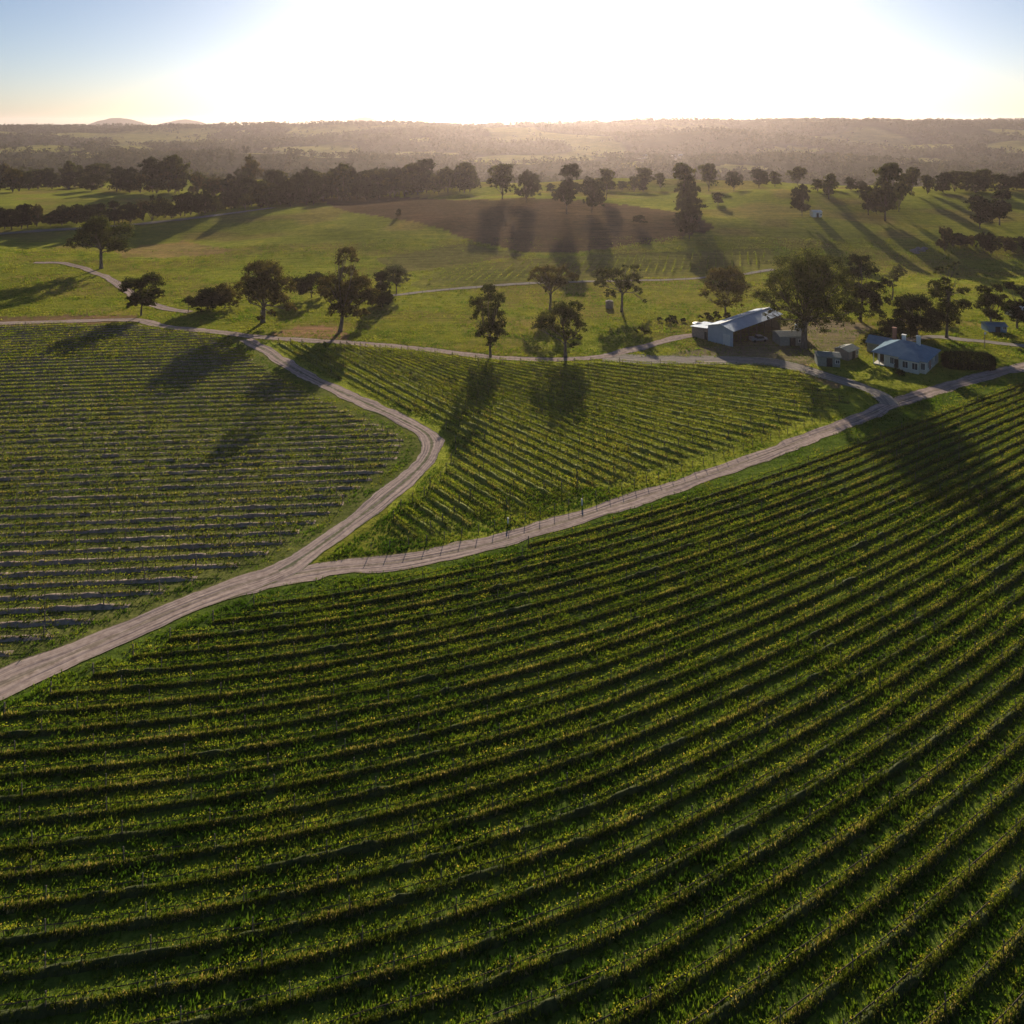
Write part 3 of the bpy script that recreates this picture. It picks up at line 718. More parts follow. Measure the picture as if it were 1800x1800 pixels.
hero(462, 567, [(450, 480, 20), (478, 484, 22), (435, 505, 18), (468, 508, 26), (500, 505, 18), (455, 532, 15), (495, 530, 17), (480, 550, 7), (510, 545, 9), (430, 520, 10)], 'large rounded brownish gum tree above the track junction', mat=M_leaf_brown, nleaf=9500, leaf=.45, trunk=.75, seed=6, group=g, fork=.25)
hero(548, 523, [(530, 500, 14), (555, 494, 16), (572, 510, 12), (540, 510, 12), (520, 508, 9)], 'low dark tree standing behind, between the two biggest left trees', mat=M_leaf_dark, nleaf=4500, leaf=.48, seed=7, group=g, fork=.25)
hero(598, 583, [(612, 447, 17), (628, 456, 9), (592, 468, 9), (606, 488, 16), (580, 503, 20), (630, 508, 22), (600, 525, 25), (645, 525, 17), (658, 515, 11), (620, 548, 14), (592, 545, 14), (640, 553, 9), (570, 520, 10)], 'tallest gum tree on the left with a separate tuft of leaves on top', mat=M_leaf_brown, nleaf=10500, leaf=.45, trunk=.7, seed=8, group=g, fork=.2, lean=(.12, 0))
hero(672, 540, [(668, 488, 10), (672, 508, 13), (677, 527, 13), (662, 532, 12)], 'narrow dark tree tucked behind the tall gum with the top tuft', mat=M_leaf_dark, nleaf=4200, leaf=.48, seed=9, group=g, fork=.15)
hero(697, 518, [(690, 480, 15), (706, 485, 12), (680, 490, 10), (714, 494, 7), (696, 498, 10)], 'pale grey open tree at the left end of the fenced path', mat=M_leaf_grey, nleaf=3400, leaf=.42, seed=10, group=g, fork=.35)
hero(862, 627, [(857, 517, 13), (838, 534, 12), (878, 530, 11), (850, 550, 15), (872, 560, 14), (833, 560, 7), (858, 580, 16), (881, 587, 10), (845, 590, 9), (866, 598, 9), (880, 572, 9)], 'tall narrow gum tree with a bare lower trunk beside the vineyard track', nleaf=7500, leaf=.34, trunk=.38, seed=11, group=g, fork=.28, lean=(-.02, 0))
hero(967, 546, [(945, 480, 11), (965, 474, 11), (990, 478, 12), (1005, 490, 10), (958, 497, 12), (980, 500, 14), (962, 512, 7), (937, 490, 8)], 'flat topped gum tree in the paddock behind the broad roadside tree', mat=M_leaf_brown, nleaf=5200, leaf=.38, trunk=.5, seed=12, group=g, fork=.4)
hero(994, 628, [(1012, 545, 12), (985, 550, 17), (960, 567, 17), (1005, 570, 20), (1022, 578, 11), (944, 576, 9), (975, 586, 13), (1000, 592, 12), (1016, 595, 7)], 'broad low gum tree leaning left over the vineyard track', nleaf=7500, leaf=.34, trunk=.5, seed=13, group=g, fork=.3)
hero(1093, 548, [(1060, 485, 12), (1085, 488, 13), (1118, 474, 8), (1112, 490, 12), (1055, 500, 10), (1100, 506, 13), (1070, 515, 9), (1125, 515, 8), (1131, 528, 5)], 'ragged gum tree with the small tank beneath it', nleaf=5200, leaf=.38, trunk=.5, seed=14, group=g, fork=.4)
hero(1275, 557, [(1265, 490, 17), (1290, 490, 18), (1250, 510, 15), (1280, 515, 20), (1306, 510, 14), (1240, 524, 10), (1292, 533, 12), (1262, 533, 11)], 'round brown tree directly behind the long metal shed', mat=M_leaf_brown, nleaf=6800, leaf=.36, trunk=.4, seed=15, group=g, fork=.2)
hero(1413, 612, [(1380, 470, 24), (1420, 463, 27), (1458, 470, 24), (1362, 500, 20), (1400, 500, 32), (1450, 508, 34), (1342, 525, 14), (1378, 540, 26), (1430, 548, 30), (1480, 540, 24), (1390, 572, 18), (1450, 582, 20), (1490, 570, 15), (1350, 548, 12), (1470, 500, 24), (1415, 520, 26), (1440, 480, 22), (1500, 545, 16)], 'giant dark gum tree towering over the farmyard', nleaf=21000, leaf=.36, trunk=.95, seed=16, group=g, fork=.28, deep=.8)
hero(1512, 565, [(1512, 460, 15), (1530, 484, 18), (1500, 490, 18), (1540, 510, 14), (1520, 525, 20), (1550, 530, 13), (1556, 500, 11), (1500, 548, 15), (1530, 548, 15), (1500, 515, 18)], 'dark gum tree merging with the right side of the giant one', mat=M_leaf_dark, nleaf=8000, leaf=.42, trunk=.5, seed=17, group=g, fork=.3)
hero(1568, 528, [(1576, 477, 10), (1564, 488, 9), (1588, 480, 6), (1562, 500, 6)], 'thin pale tree standing alone in the bright paddock on the right', mat=M_leaf_grey, nleaf=1500, leaf=.38, trunk=.28, seed=18, group=g, fork=.5)
hero(1612, 592, [(1595, 537, 19), (1620, 545, 23), (1580, 556, 14), (1640, 560, 18), (1610, 570, 18), (1576, 572, 13), (1632, 575, 14), (1590, 580, 12)], 'dense domed dark tree behind the blue roofed house', mat=M_leaf_dark, nleaf=9500, leaf=.38, trunk=.45, seed=19, group=g, fork=.15)
hero(1664, 594, [(1687, 466, 5), (1676, 474, 6), (1660, 480, 8), (1682, 484, 4), (1664, 497, 9), (1643, 502, 9), (1692, 512, 9), (1667, 520, 14), (1640, 518, 10), (1662, 545, 16), (1692, 537, 11), (1675, 565, 12)], 'tall spindly tree with a forked top beside the domed dark tree', nleaf=7000, leaf=.36, trunk=.42, seed=20, group=g, fork=.5, lean=(.04, 0))
hero(1742, 578, [(1730, 512, 11), (1750, 507, 10), (1745, 530, 14), (1725, 538, 11), (1763, 524, 8), (1738, 552, 10)], 'mid green tree near the small blue shed on the right', nleaf=5500, leaf=.38, seed=21, group=g, fork=.2)
hero(1788, 578, [(1780, 506, 10), (1797, 512, 11), (1790, 540, 12), (1772, 545, 11), (1810, 528, 12), (1785, 560, 10)], 'dark tree in front of the bright roof at the right edge', mat=M_leaf_dark, nleaf=5500, leaf=.38, seed=22, group=g, fork=.2)

# prototypes for the trees on the crest and in the belts
def proto(seed, kind, mat):
    r = np.random.default_rng(seed); lobes = []
    if kind == 'round':
        for _ in range(15):
            a = r.uniform(0, 2 * pi); d = r.uniform(0, .34); lobes.append((cos(a) * d, sin(a) * d, r.uniform(.28, .84), .21, .21, .17))
    elif kind == 'tall':
        for _ in range(15):
            a = r.uniform(0, 2 * pi); d = r.uniform(0, .20); lobes.append((cos(a) * d, sin(a) * d, r.uniform(.24, .88), .15, .15, .14))
    else:
        for _ in range(16):
            a = r.uniform(0, 2 * pi); d = r.uniform(.05, .42); lobes.append((cos(a) * d, sin(a) * d, r.uniform(.34, .84) - d * .15, .18, .18, .15))
    lobes = [tuple(20 * q for q in l) for l in lobes]
    return tree_meshes(lobes, 20, .4, mat, r, 3600, 1.0, .15 if kind != 'tall' else .2)
PROTO = [proto(31, 'round', M_leaf), proto(32, 'spread', M_leaf_dark), proto(33, 'tall', M_leaf), proto(34, 'round', M_leaf_dark), proto(35, 'spread', M_leaf_brown), proto(36, 'tall', M_leaf_dark), proto(37, 'round', M_leaf_brown), proto(38, 'spread', M_leaf)]
# nominal width/height of each
PW = [1.0, 1.15, .65, 1.0, 1.15, .65, 1.0, 1.15]
def midtree(u, v, vtop, wpx, label, group, p=None, yy=None, sink=.06):
    if yy is None: x, y = W(u, v)
    else: x, y = (u - U0) / F * yy, yy
    z = H0(x, y); k = y / F
    vb = V0 + (HC - z) / k
    hgt = max(4, (vb - vtop) * k); wd = wpx * k
    if p is None: p = int(rng.integers(len(PROTO)))
    root = empty('gum_tree', (x, y, z - hgt * sink), rng.uniform(0, 6.28)); tag(root, label, 'tree', group); hgt *= 1 + sink
    sx = wd / (20 * PW[p]); root.scale = (sx, sx, hgt / 19.0)
    link('trunk', PROTO[p][0], root); link('crown', PROTO[p][1], root)
    return root

g2 = 'trees along the crest beyond the ploughed paddock'
for (u, v, vt, wp, p, lab) in [
    (883, 350, 292, 62, 0, 'big round tree at the left end of the crest group above the ploughed paddock'),
    (925, 356, 298, 44, 3, 'smaller round tree touching the right side of the first crest tree'),
    (996, 376, 291, 50, 5, 'tall dark tree in the middle of the crest above the ploughed paddock'),
    (1040, 374, 312, 50, 3, 'round tree just right of the tall dark crest tree'),
    (1066, 350, 300, 36, 0, 'hazy tree peeping out behind the round tree right of the tall dark one'),
    (1132, 332, 297, 42, 0, 'isolated round tree in the gap of the crest line'),
    (1206, 372, 287, 50, 2, 'tall tree over the dark clump at the right end of the ploughed paddock'),
    (1212, 420, 345, 66, 3, 'low dark clump tree at the right end of the ploughed paddock'),
    (1246, 336, 290, 38, 0, 'round tree behind and right of the tall clump tree on the crest'),
    (1290, 336, 301, 36, 1, 'flat topped tree in the row of four on the sunlit crest'),
    (1334, 330, 296, 40, 3, 'largest round tree in the row of four on the sunlit crest'),
    (1362, 328, 301, 22, 2, 'thin tree beside the largest round tree on the sunlit crest'),
    (1402, 326, 295, 38, 0, 'broad tree on the far sunlit crest behind the thin ones'),
    (1457, 350, 305, 26, 2, 'thin pale trunked tree standing on the open sunlit slope'),
    (1410, 380, 324, 38, 3, 'dark tree on the middle of the sunlit slope above the white hut'),
    (1526, 378, 325, 42, 3, 'dark tree at the left foot of the tallest right crest tree'),
    (1556, 388, 286, 58, 2, 'tallest tree of the right hand crest group'),
    (1580, 372, 310, 50, 7, 'ragged tree at the right foot of the tallest right crest tree'),
    (1602, 342, 297, 36, 0, 'round tree on the skyline right of the tallest crest tree'),
    (1722, 402, 342, 52, 3, 'round dark tree on the shaded slope at the right edge group'),
    (1757, 396, 336, 46, 5, 'taller of the pair of dark trees on the shaded slope at right'),
    (1126, 394, 378, 26, 3, 'low round bush alone on the ploughed paddock'),
    (1262, 360, 338, 20, 2, 'small spindly tree under the crest row of four'),
    (1195, 395, 384, 12, 3, 'tiny bush at the right rim of the ploughed paddock'),
    (700, 380, 372, 10, 3, 'tiny bush at the left rim of the ploughed paddock'),
]:
    midtree(u, v, vt, wp, lab, g2, p)
# belts whose trees cannot be told apart
def belt(line_, step, hpx, wpx, label, group, jv=3, ps=None, deepn=1):
    L = smooth(line_, 10); L = np.array(L); s = np.concatenate([[0], np.cumsum(np.hypot(*np.diff(L, axis=0).T))])
    for row in range(deepn):
        t = rng.uniform(0, step)
        while t < s[-1]:
            u = np.interp(t, s, L[:, 0]); v = np.interp(t, s, L[:, 1])
            hh = rng.uniform(*hpx); ww = rng.uniform(*wpx)
            midtree(u, v + rng.uniform(-jv, jv), v - hh, ww, label, group, None if ps is None else int(rng.choice(ps)), sink=.17)
            t += step * rng.uniform(.65, 1.4)
belt([(-60, 338), (120, 332), (230, 338), (330, 342), (460, 348), (560, 345), (700, 340), (830, 334)], 26, (24, 52), (30, 58), 'dark tree in the farther belt above the shaded green paddock', 'trees of the far belt on the left', 4, [0, 1, 3, 4, 5, 7], 2)
midtree(268, 338, 276, 60, 'biggest dome of the far left belt, nearly touching its twin', 'trees of the far belt on the left', 3)
midtree(308, 340, 277, 52, 'right hand twin dome standing out of the far left belt', 'trees of the far belt on the left', 0)
midtree(440, 342, 274, 48, 'single tall crown standing out right of the twin domes', 'trees of the far belt on the left', 6)
belt([(-60, 404), (60, 398), (160, 394), (260, 386), (350, 376), (440, 366)], 19, (20, 42), (24, 46), 'dark tree in the nearer belt along the far shaded road', 'trees of the near belt on the left', 4, [1, 3, 4, 5, 7], 2)
belt([(440, 364), (520, 358), (600, 350), (690, 346), (745, 342)], 14, (32, 62), (32, 54), 'dark tree in the dense wood left of the ploughed paddock', 'trees of the dense wood', 5, [0, 1, 3, 5], 2)
belt([(770, 340), (790, 338), (826, 336)], 22, (44, 58), (34, 48), 'umbrella shaped tree at the right end of the dense wood', 'trees of the dense wood', 3, [1, 4, 7])
belt([(1620, 342), (1700, 336), (1760, 336), (1860, 338)], 20, (24, 38), (26, 44), 'dark tree in the skyline group at the right edge', 'trees of the right skyline group', 4, [0, 3, 1])
belt([(1650, 440), (1700, 436), (1760, 446), (1850, 448)], 18, (22, 42), (26, 44), 'low dark tree in the shaded clump on the right slope', 'trees of the shaded right clump', 5, [1, 3, 4])
belt([(1420, 334), (1500, 334), (1530, 338)], 24, (14, 24), (20, 32), 'small tree in the gap between the right crest groups', 'small trees in the crest gap', 3, [0, 3])
belt([(930, 336), (970, 338), (1090, 336), (1180, 334)], 22, (16, 30), (18, 30), 'faint tree in the haze just behind the crest', 'faint trees behind the crest', 3, [0, 3, 7])
# shrubs near the sheds and paddock
def shrub(u, v, circles, label, mat, n=900, group=None, leaf=.3, name='shrub', cat='shrub', seed=1):
    return hero(u, v, circles, label, cat, name, mat, n, leaf, .1, .1, seed=seed, group=group)
shrub(1178, 565, [(1160, 562, 4), (1172, 561, 5), (1186, 562, 5), (1200, 563, 4)], 'low dark thicket in the sunlit paddock left of the shed', M_leaf_dark, 1600, 'dark thickets behind the shed', seed=51)
shrub(1250, 562, [(1232, 558, 4), (1246, 558, 5), (1262, 557, 5), (1278, 555, 5)], 'low dark thicket running under the round brown tree', M_leaf_dark, 1800, 'dark thickets behind the shed', seed=52)
shrub(1580, 660, [(1574, 653, 6), (1582, 655, 6)], 'small dark garden shrub against the front wall of the house', M_leaf_dark, 900, seed=53, leaf=.2)
shrub(1568, 604, [(1560, 590, 13), (1536, 597, 11), (1575, 582, 14), (1592, 588, 12), (1522, 603, 9)], 'dark garden thicket behind the small blue roofed shed', M_leaf_dark, 4200, seed=54, leaf=.3)
shrub(1130, 590, [(1125, 582, 7), (1138, 584, 7)], 'sparse grey green shrub in the paddock corner', M_leaf, 500, seed=55)
shrub(955, 557, [(953, 551, 3), (958, 552, 3)], 'small dark shrub beside the flat topped gum tree', M_leaf_dark, 250, seed=56)

# hedge right of the house
x, y = W(1702, 646); hr = empty('clipped_hedge', (x, y, H0(x, y)), radians(-6)); tag(hr, 'long dark clipped hedge right of the blue roofed house', 'hedge')
n = 9000; a = rng.normal(size=(n, 3)); a /= np.linalg.norm(a, axis=1)[:, None]; e = 5.0
sup = (np.abs(a) ** e).sum(1) ** (-1 / e); Cc = a * sup[:, None] * np.array((5.6, 2.2, 1.9)) + np.array((0, 0, 1.5)) + rng.normal(0, .12, (n, 3)); Cc[:, 2] = np.abs(Cc[:, 2])
V, Fc = quads(Cc, .34); link('foliage', npmesh('foliage', V, Fc, M_leaf_dark, rng.uniform(0, .7, n)), hr)
b = MB(); 
for q in range(9): b.tube([(-4.8 + q * 1.2, 0, -.2), (-4.8 + q * 1.2 + .2, .1, 1.2), (-4.8 + q * 1.2, .5, 2.6)], [.12, .09, .03], 5)
b.obj('stem', M_bark, hr)

# far woods, one mass
def farwood():
    n = 42000
    Y = np.sqrt(rng.uniform(760 ** 2, 3050 ** 2, n)); X = rng.uniform(-.80, .80, n) * Y
    Z = H(X, Y)
    u = U0 + F * X / Y; v = V0 + F * (HC - Z) / Y
    pad = vnoise(X / 210 + 9, Y / 300, 31)
    dens = np.where((pad > .55) & (Y < 2500), .05, .9) * np.clip(-.15 + 1.9 * vnoise(X / 75, Y / 95, 33), .05, 1)
    for (cu, cv, ru, rv) in ((60, 262, 22, 6), (100, 262, 50, 5), (230, 262, 40, 6), (155, 272, 30, 4), (740, 245, 20, 3), (740, 272, 70, 5), (860, 282, 40, 4), (1390, 264, 60, 5), (1590, 258, 50, 4), (1650, 258, 38, 4), (1620, 284, 60, 5), (1280, 296, 70, 6), (1120, 290, 30, 5), (520, 262, 60, 4), (430, 232, 12, 3)):
        dens = np.where(((u - cu) / ru) ** 2 + ((v - cv) / rv) ** 2 < 1, .03, dens)
    m = rng.random(n) < dens
    X, Y, Z = X[m], Y[m], Z[m]; n = len(X)
    hh = rng.uniform(7, 15, n); ww = hh * rng.uniform(.35, .6, n)
    nq = 16
    idx = np.repeat(np.arange(n), nq)
    d = rng.normal(size=(n * nq, 3)); d /= np.linalg.norm(d, axis=1)[:, None]; d *= (rng.uniform(.3, 1, n * nq) ** .5)[:, None]
    C = np.stack([X[idx] + d[:, 0] * ww[idx], Y[idx] + d[:, 1] * ww[idx], Z[idx] + hh[idx] * (.6 + .42 * d[:, 2])], 1)
    V, Fc = quads(C, hh[idx] * .42, up=.2)
    T = np.clip(np.repeat(rng.uniform(.1, .9, n), nq) + rng.normal(0, .1, n * nq), 0, 1)
    tag(link('far_woods', npmesh('far_woods', V, Fc, M_far, T)), kind='stuff')
farwood()

# ------------------------------------------------------------------ buildings
def place(u, v, name, rz): x, y = W(u, v); return empty(name, (x, y, H0(x, y)), rz)

# farmhouse: local x along the front (veranda at x-), local y away into the plot
x0, y0 = W(1627, 658)
ang = math.atan2(184.8 - 177.3, 90.3 - 98.5)      # direction of the front wall, corner to veranda end
hs = empty('farmhouse', (x0, y0, H0(x0, y0)), ang + pi); tag(hs, 'cream farmhouse with a blue grey hipped metal roof beside the road fork', 'house')
# local: origin = near corner, front wall runs to -x, side wall to +y
LX, LY, HW = 11.5, 12.0, 3.1
b = MB(); b.box(-LX + 2.6, 0, 0, LY, 0, HW); b.obj('wall', M_white, hs)
b = MB(); b.box(-LX, -LX + 2.59, 2.8, LY, 0, HW); b.box(-LX - .1, -LX + 2.59, -.3, 2.79, 0, .25); b.obj('veranda_wall', M_white, hs)
b = MB(); b.box(-5.3, -1.2, -1.2, -.003, 0, HW - .15); b.obj('bay', M_white, hs)
o_ = .55; rz_ = HW + .02; top = HW + 2.5
b = MB(); A_ = (-LX - o_, -o_ - .3, rz_); B_ = (o_, -o_ - .3, rz_); C_ = (o_, LY + o_, rz_); D_ = (-LX - o_, LY + o_, rz_); R1 = (-LX / 2 - 1.3, LY / 2, top); R2 = (-LX / 2 + 1.6, LY / 2, top)
for q in ([A_, B_, R2, R1], [B_, C_, R2], [C_, D_, R1, R2], [D_, A_, R1]): b.slab(q, .1)
roof = b.obj('roof', M_roof, hs)
b = MB(); b.slab([(-5.6, -1.75, HW - .1), (-.9, -1.75, HW - .1), (-1.6, 1.0, HW + .95), (-4.9, 1.0, HW + .95)], .08); b.obj('bay_roof', M_roof, hs)
for cx, cy, hh, m in ((-LX / 2 + 2.6, LY / 2 + .6, 1.5, M_trim), (-LX / 2 - 1.0, LY / 2 + 1.8, .9, M_trim), (-LX + 1.8, LY - 1.5, 1.6, M_brick)):
    b = MB(); b.box(cx - .4, cx + .4, cy - .4, cy + .4, top - 1.6, top + hh - .12); b.box(cx - .5, cx + .5, cy - .5, cy + .5, top + hh - .12, top + hh + .05); b.obj('chimney', m, roof)
def window(parent, x, y, z, w_, h_, axis):
    b = MB(); fr = MB(); t = .05
    if axis == 'x': b.box(x, x + w_, y - .03, y - .01, z, z + h_)
    else: b.box(x + .01, x + .03, y, y + w_, z, z + h_)
    o = b.obj('window', M_glass, parent)
    if axis == 'x':
        fr.box(x - .09, x, y - .08, y - .002, z - .09, z + h_ + .09); fr.box(x + w_, x + w_ + .09, y - .08, y - .002, z - .09, z + h_ + .09)
        fr.box(x, x + w_, y - .075, y - .002, z + h_, z + h_ + .085); fr.box(x, x + w_, y - .10, y - .002, z - .085, z); fr.box(x + w_ / 2 - .03, x + w_ / 2 + .03, y - .06, y - .031, z, z + h_)
    else:
        fr.box(x + .002, x + .08, y - .09, y, z - .09, z + h_ + .09); fr.box(x + .002, x + .08, y + w_, y + w_ + .09, z - .09, z + h_ + .09)
        fr.box(x + .002, x + .075, y, y + w_, z + h_, z + h_ + .085); fr.box(x + .002, x + .10, y, y + w_, z - .085, z); fr.box(x + .031, x + .06, y + w_ / 2 - .03, y + w_ / 2 + .03, z, z + h_)
    fr.obj('window_frame', M_trim, o)
for wx in (-4.7, -2.6): window(hs, wx, -1.2, .95, 1.15, 1.5, 'x')
for wx in (-7.8, -.95): window(hs, wx, 0, .95, .8, 1.5, 'x')
for wy in (1.6, 5.0, 8.6): window(hs, 0, wy, .9, 1.3, 1.5, 'y')
b = MB(); b.box(-6.9, -5.95, -.06, -.005, .15, 2.25); d = b.obj('door', M_dark, hs)
b = MB(); b.box(-6.85, -6.75, -.12, -.065, 1.05, 1.2); b.obj('handle', M_trim, d)
b = MB(); b.box(-LX + .6, -LX + 1.5, 2.74, 2.795, .25, 2.3); b.obj('door', M_dark, hs)
b = MB(); b.box(.004, .05, 3.2, 4.6, .3, 2.4); o = b.obj('door', M_brick, hs); o['label'] = 'reddish side door'
for px_ in (-LX, -LX + 1.3, -LX + 2.5):
    b = MB(); b.box(px_ - .07, px_ + .07, -.42, -.28, .25, HW); b.obj('veranda_post', M_trim, hs)

# long machinery shed: origin at the near right corner, +y along its length
xa, ya = W(1240, 604); xb, yb = W(1288, 610); fdir = np.array((xa - xb, ya - yb)); wid = float(np.linalg.norm(fdir))
sh = empty('machinery_shed', (xb, yb, H0(xb, yb)), math.atan2(16, 17.5) - pi / 2); tag(sh, 'long open fronted metal shed with a shining ridge beneath the giant gum', 'shed')
SW, SL, SE, SR = 7.6, 26, 4.3, 5.5
b = MB(); b.box(-SW, 0, 0, .2, 0, SE); b.poly([(-SW, .1, SE), (0, .1, SE), (-SW / 2, .1, SR - .05)]); b.obj('gable_wall', M_shedwall, sh)
b = MB(); b.box(-SW, -SW + .2, .201, SL, 0, SE); b.box(-SW + .201, 0, SL - .2, SL, 0, SE); b.obj('wall', M_mud, sh)
b = MB(); b.slab([(.5, -.4, SE - .02), (.5, SL + .4, SE - .02), (-SW / 2, SL + .4, SR), (-SW / 2, -.4, SR)], .09); b.slab([(-SW / 2 - .01, -.4, SR), (-SW / 2 - .01, SL + .4, SR), (-SW - .5, SL + .4, SE - .02), (-SW - .5, -.4, SE - .02)], .09)
rf = b.obj('roof', M_shedroof, sh)
b = MB(); b.box(-SW / 2 - .22, -SW / 2 + .2, -.42, SL + .42, SR + .003, SR + .09); b.obj('sunlit_ridge_edge', M_trim, rf)  # white bar stands in for sunlight catching the roof's top edge
for q in range(1, 7):
    b = MB(); b.box(-.2, -.02, q * 4.2 - .1, q * 4.2 + .1, 0, SE - .1); b.obj('post', M_post, sh)
b = MB(); b.box(-2.9, -.8, -.05, -.003, 0, 3.0); b.obj('sliding_door', M_pipe, sh)
# lean-to on the left end
lt = empty('lean_to', (xb, yb, H0(xb, yb)), sh.rotation_euler.z); tag(lt, 'low brown lean-to with a flat roof against the left end of the shed', 'lean-to')
b = MB(); b.box(-SW - 5.6, -SW - .55, .6, .8, 0, 2.7); b.box(-SW - 5.6, -SW - 5.4, .801, 7, 0, 2.7); b.box(-SW - 5.39, -SW - .55, 6.8, 7, 0, 2.7); b.obj('wall', M_mud, lt)
b = MB(); b.slab([(-SW - 6, .2, 2.82), (-SW - .54, .2, 3.3), (-SW - .54, 7.4, 3.3), (-SW - 6, 7.4, 2.82)], .09); b.obj('roof', M_shedroof, lt)
b = MB(); b.box(-SW - 1.5, -SW - .7, .53, .597, 0, 2.1); b.obj('door', M_dark, lt)
# tank standing behind the lean-to
def tank(u, v, r, h, label, mat, dz=0):
    o = place(u, v, 'water_tank', 0); tag(o, label, 'water tank', 'water tanks')
    b = MB(); b.cyl(0, 0, 0, h, r, 28)
    for q in range(1, 6): b.cyl(0, 0, h * q / 6 - .04, h * q / 6 + .04, r + .035, 28)
    b.obj('drum', mat, o, smooth_=False); b = MB(); b.tube([(0, 0, h + .003), (0, 0, h + .3), (0, 0, h + .34)], [r + .05, r * .3, .02], 28); b.obj('lid', mat, o)
    b = MB(); b.tube([(r, 0, h - .2), (r + .15, 0, h - .4), (r + .15, 0, .1)], [.05, .05, .05], 6); b.obj('pipe', M_pipe, o)
tank(1226, 586, 1.3, 2.9, 'white water tank behind the brown lean-to', M_pipe)
tank(1071, 541, 1.2, 2.2, 'small dark grey tank under the ragged gum tree', M_mud)
tank(1405, 592, 1.2, 3.4, 'pale blue tank beside the trunk of the giant gum', M_shedroof)

def shed(u, v, rz, lx, ly, h, rise, label, wall, roofm, name='shed', door=True):
    o = place(u, v, name, rz); tag(o, label, 'shed')
    b = MB(); b.box(-lx / 2, lx / 2, -ly / 2, ly / 2, 0, h); b.poly([(-lx / 2 + .002, -ly / 2, h), (-lx / 2 + .002, 0, h + rise), (-lx / 2 + .002, ly / 2, h)]); b.poly([(lx / 2 - .002, -ly / 2, h), (lx / 2 - .002, ly / 2, h), (lx / 2 - .002, 0, h + rise)])
    b.obj('wall', wall, o)
    b = MB(); e = .35; b.slab([(-lx / 2 - e, -ly / 2 - e, h - .02), (lx / 2 + e, -ly / 2 - e, h - .02), (lx / 2 + e, 0, h + rise + .06), (-lx / 2 - e, 0, h + rise + .06)], .07)
    b.slab([(-lx / 2 - e, .003, h + rise + .06), (lx / 2 + e, .003, h + rise + .06), (lx / 2 + e, ly / 2 + e, h - .02), (-lx / 2 - e, ly / 2 + e, h - .02)], .07); b.obj('roof', roofm, o)
    if door:
        b = MB(); b.box(-lx * .1, lx * .1 + .3, -ly / 2 - .05, -ly / 2 - .003, 0, min(2.1, h - .2)); b.obj('door', M_dark, o)
        window(o, lx * .2 + .5, -ly / 2, .9, .9, .8, 'x')
    return o
shed(1454, 640, radians(-12), 5.2, 4, 2.5, .5, 'small grey green hut at the yard corner left of the house', M_hut, M_hut)
shed(1488, 628, radians(38), 5.0, 3.6, 2.3, .6, 'low shed with a mossy roof tucked behind the corner hut', M_mud, M_hut)
shed(1553, 618, radians(-42), 6.5, 5.5, 2.5, 1.3, 'small outbuilding with a blue gabled roof behind the farmhouse', M_hut, M_roof)
shed(1385, 603, radians(4), 6.5, 5, 2.6, .7, 'pale weatherboard outbuilding half hidden by the giant gum', M_hut, M_hut)
shed(1800, 556, radians(8), 8, 6, 2.6, 1.1, 'building with a bright pale roof at the right edge of the farm', M_white, M_trim)
shed(1747, 581, radians(-8), 5, 4, 1.8, .7, 'small low blue shed under the trees on the right', M_roof, M_roof)
shed(1434, 381, 0, 4.5, 4, 2.6, .8, 'tiny white hut alone on the shaded far slope', M_trim, M_trim)
shed(728, 336, 0, 14, 8, 3.2, 1.5, 'faint pale shed roof in the trees beyond the dense wood', M_shedwall, M_shedroof)
for u, v, lab in ((1128, 279, 'tiny white farm building in the hazy valley'), (1192, 278, 'second tiny white farm building right of the first in the hazy valley')):
    shed(u, v, .2, 26, 14, 6, 3, lab, M_trim, M_trim, door=False)

# parked pickup by the shed
o = place(1333, 600, 'parked_pickup', radians(12)); tag(o, 'small silver pickup parked beside the open shed', 'pickup')
b = MB(); b.box(-2.4, 2.4, -.88, .88, .45, .95); b.v += []; 
b.slab([(-.5, -.82, 1.65), (1.0, -.82, 1.65), (1.0, .82, 1.65), (-.5, .82, 1.65)], .06); b.box(-2.4, -.9, -.88, -.82, .951, 1.25); b.box(-2.4, -.9, .82, .88, .951, 1.25); b.box(-2.4, -2.34, -.819, .819, .951, 1.25); b.obj('body', M_car, o)
b = MB(); q0 = [(-.8, -.8), (1.55, -.8), (1.55, .8), (-.8, .8)]; q1 = [(-.5, -.74), (1.0, -.74), (1.0, .74), (-.5, .74)]
for i in range(4):
    j = (i + 1) % 4; b.poly([(*q0[i], .951), (*q0[j], .951), (*q1[j], 1.585), (*q1[i], 1.585)])
b.obj('windows', M_glass, o)
for wx in (-1.5, 1.5):
    for wy in (-.9, .7):
        b = MB(); b.tube([(wx, wy, .35), (wx, wy + .2, .35)], [.35, .35], 16); b.obj('wheel', M_tyre, o)

# utility pole with a white insulator box on the right
o = place(1731, 612, 'utility_pole', 0); tag(o, 'grey pole with a white box near its top beside the right hand path', 'pole')
b = MB(); b.tube([(0, 0, -.3), (0, 0, 4.4)], [.12, .09], 8); b.obj('pole', M_post, o)
b = MB(); b.box(-.22, .22, -.26, -.10, 3.7, 4.3); b.obj('box', M_trim, o)

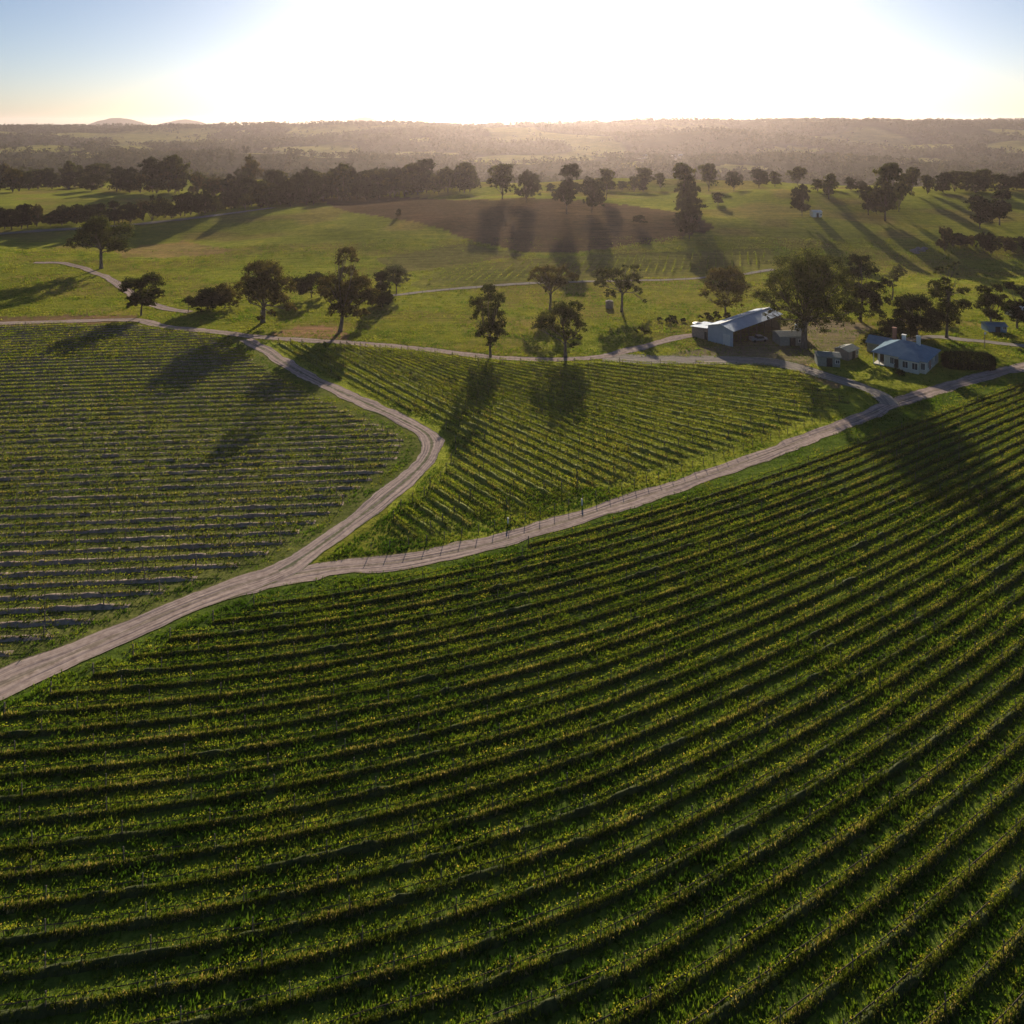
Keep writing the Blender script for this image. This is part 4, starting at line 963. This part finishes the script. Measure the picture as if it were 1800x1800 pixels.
# white row-end marker posts in the middle block
for u, v, lab in ((1023, 888, 'white marker post at the row ends below the middle block'), (893, 922, 'pale marker post at the row ends nearer the road fork')):
    o = place(u, v, 'marker_post', 0); tag(o, lab, 'marker post', 'marker posts')
    b = MB(); b.tube([(0, 0, -.1), (0, 0, 1.0)], [.13, .13], 10); b.obj('sleeve', M_trim, o); b = MB(); b.tube([(0, 0, 1.001), (0, 0, 1.2)], [.03, .03], 6); b.obj('stake', M_post, o)

# post and wire fences
fp = MB(); fp.tube([(0, 0, -.1), (0, 0, 1.25)], [.06, .055], 5); FP = fp.mesh('post', M_post)
def fence(pts, step, off, label, name='wire_fence'):
    pts = np.array(pts); d = np.gradient(pts, axis=0); q = np.hypot(*d.T)[:, None]; nrm = np.stack([-d[:, 1], d[:, 0]], 1) / q; pts = pts + nrm * off
    seg = np.hypot(*np.diff(pts, axis=0).T); s = np.concatenate([[0], np.cumsum(seg)]); n = int(s[-1] / step)
    b0 = np.array((*pts[0], H0(*pts[0]))); root = empty(name, tuple(b0)); tag(root, label, 'fence')
    ps = []
    for k in range(min(n, 98) + 1):
        X = np.interp(k * step, s, pts[:, 0]); Y = np.interp(k * step, s, pts[:, 1]); ps.append((X - b0[0], Y - b0[1], H0(X, Y) - b0[2]))
        link('post', FP, root, ps[-1])
    for hz_ in (.5, 1.05):
        b = MB(); b.tube([(p[0], p[1], p[2] + hz_) for p in ps], [.008] * len(ps), 3); b.obj('wire', M_post, root)
i1 = [i for i, p in enumerate(R_low) if p[0] > -20][0]; i2 = [i for i, p in enumerate(R_low) if p[0] > 66][0]
fence(R_low[i1:i2], 2.6, 3.3, 'post and wire fence along the upper side of the lower gravel road')
fence(R_mid, 5.0, -2.6, 'post and wire fence along the path between the paddock and young vines')

# rocks on the right slope
for k_, (u, v) in enumerate(((1606, 442), (1613, 439), (1619, 441), (1625, 438), (1610, 445))):
    o = place(u, v, 'boulder', k_ * 1.3)
    n = 60; a = rng.normal(size=(n, 3)); a /= np.linalg.norm(a, axis=1)[:, None]
    import bmesh
    bm = bmesh.new(); bmesh.ops.create_icosphere(bm, subdivisions=3, radius=1)
    for vtx in bm.verts:
        c = vtx.co; f_ = 1 + .28 * sin(c.x * 3.1 + k_) * cos(c.y * 2.7 + k_) + .12 * sin(c.z * 7 + k_ * 2); vtx.co = (c.x * 1.7 * f_, c.y * 1.2 * f_, c.z * .8 * f_ + .3)
    me = bpy.data.meshes.new('boulder'); bm.to_mesh(me); bm.free(); me.materials.append(M_rock); o2 = bpy.data.objects.new('boulder', me)
    bpy.data.objects.remove(o); COL.objects.link(o2); x, y = W(u, v); o2.location = (x, y, H0(x, y)); o2.rotation_euler = (0, 0, k_ * 1.3)
    tag(o2, 'pale boulder in the small heap on the sunlit right slope', 'boulder', 'boulders in the heap')
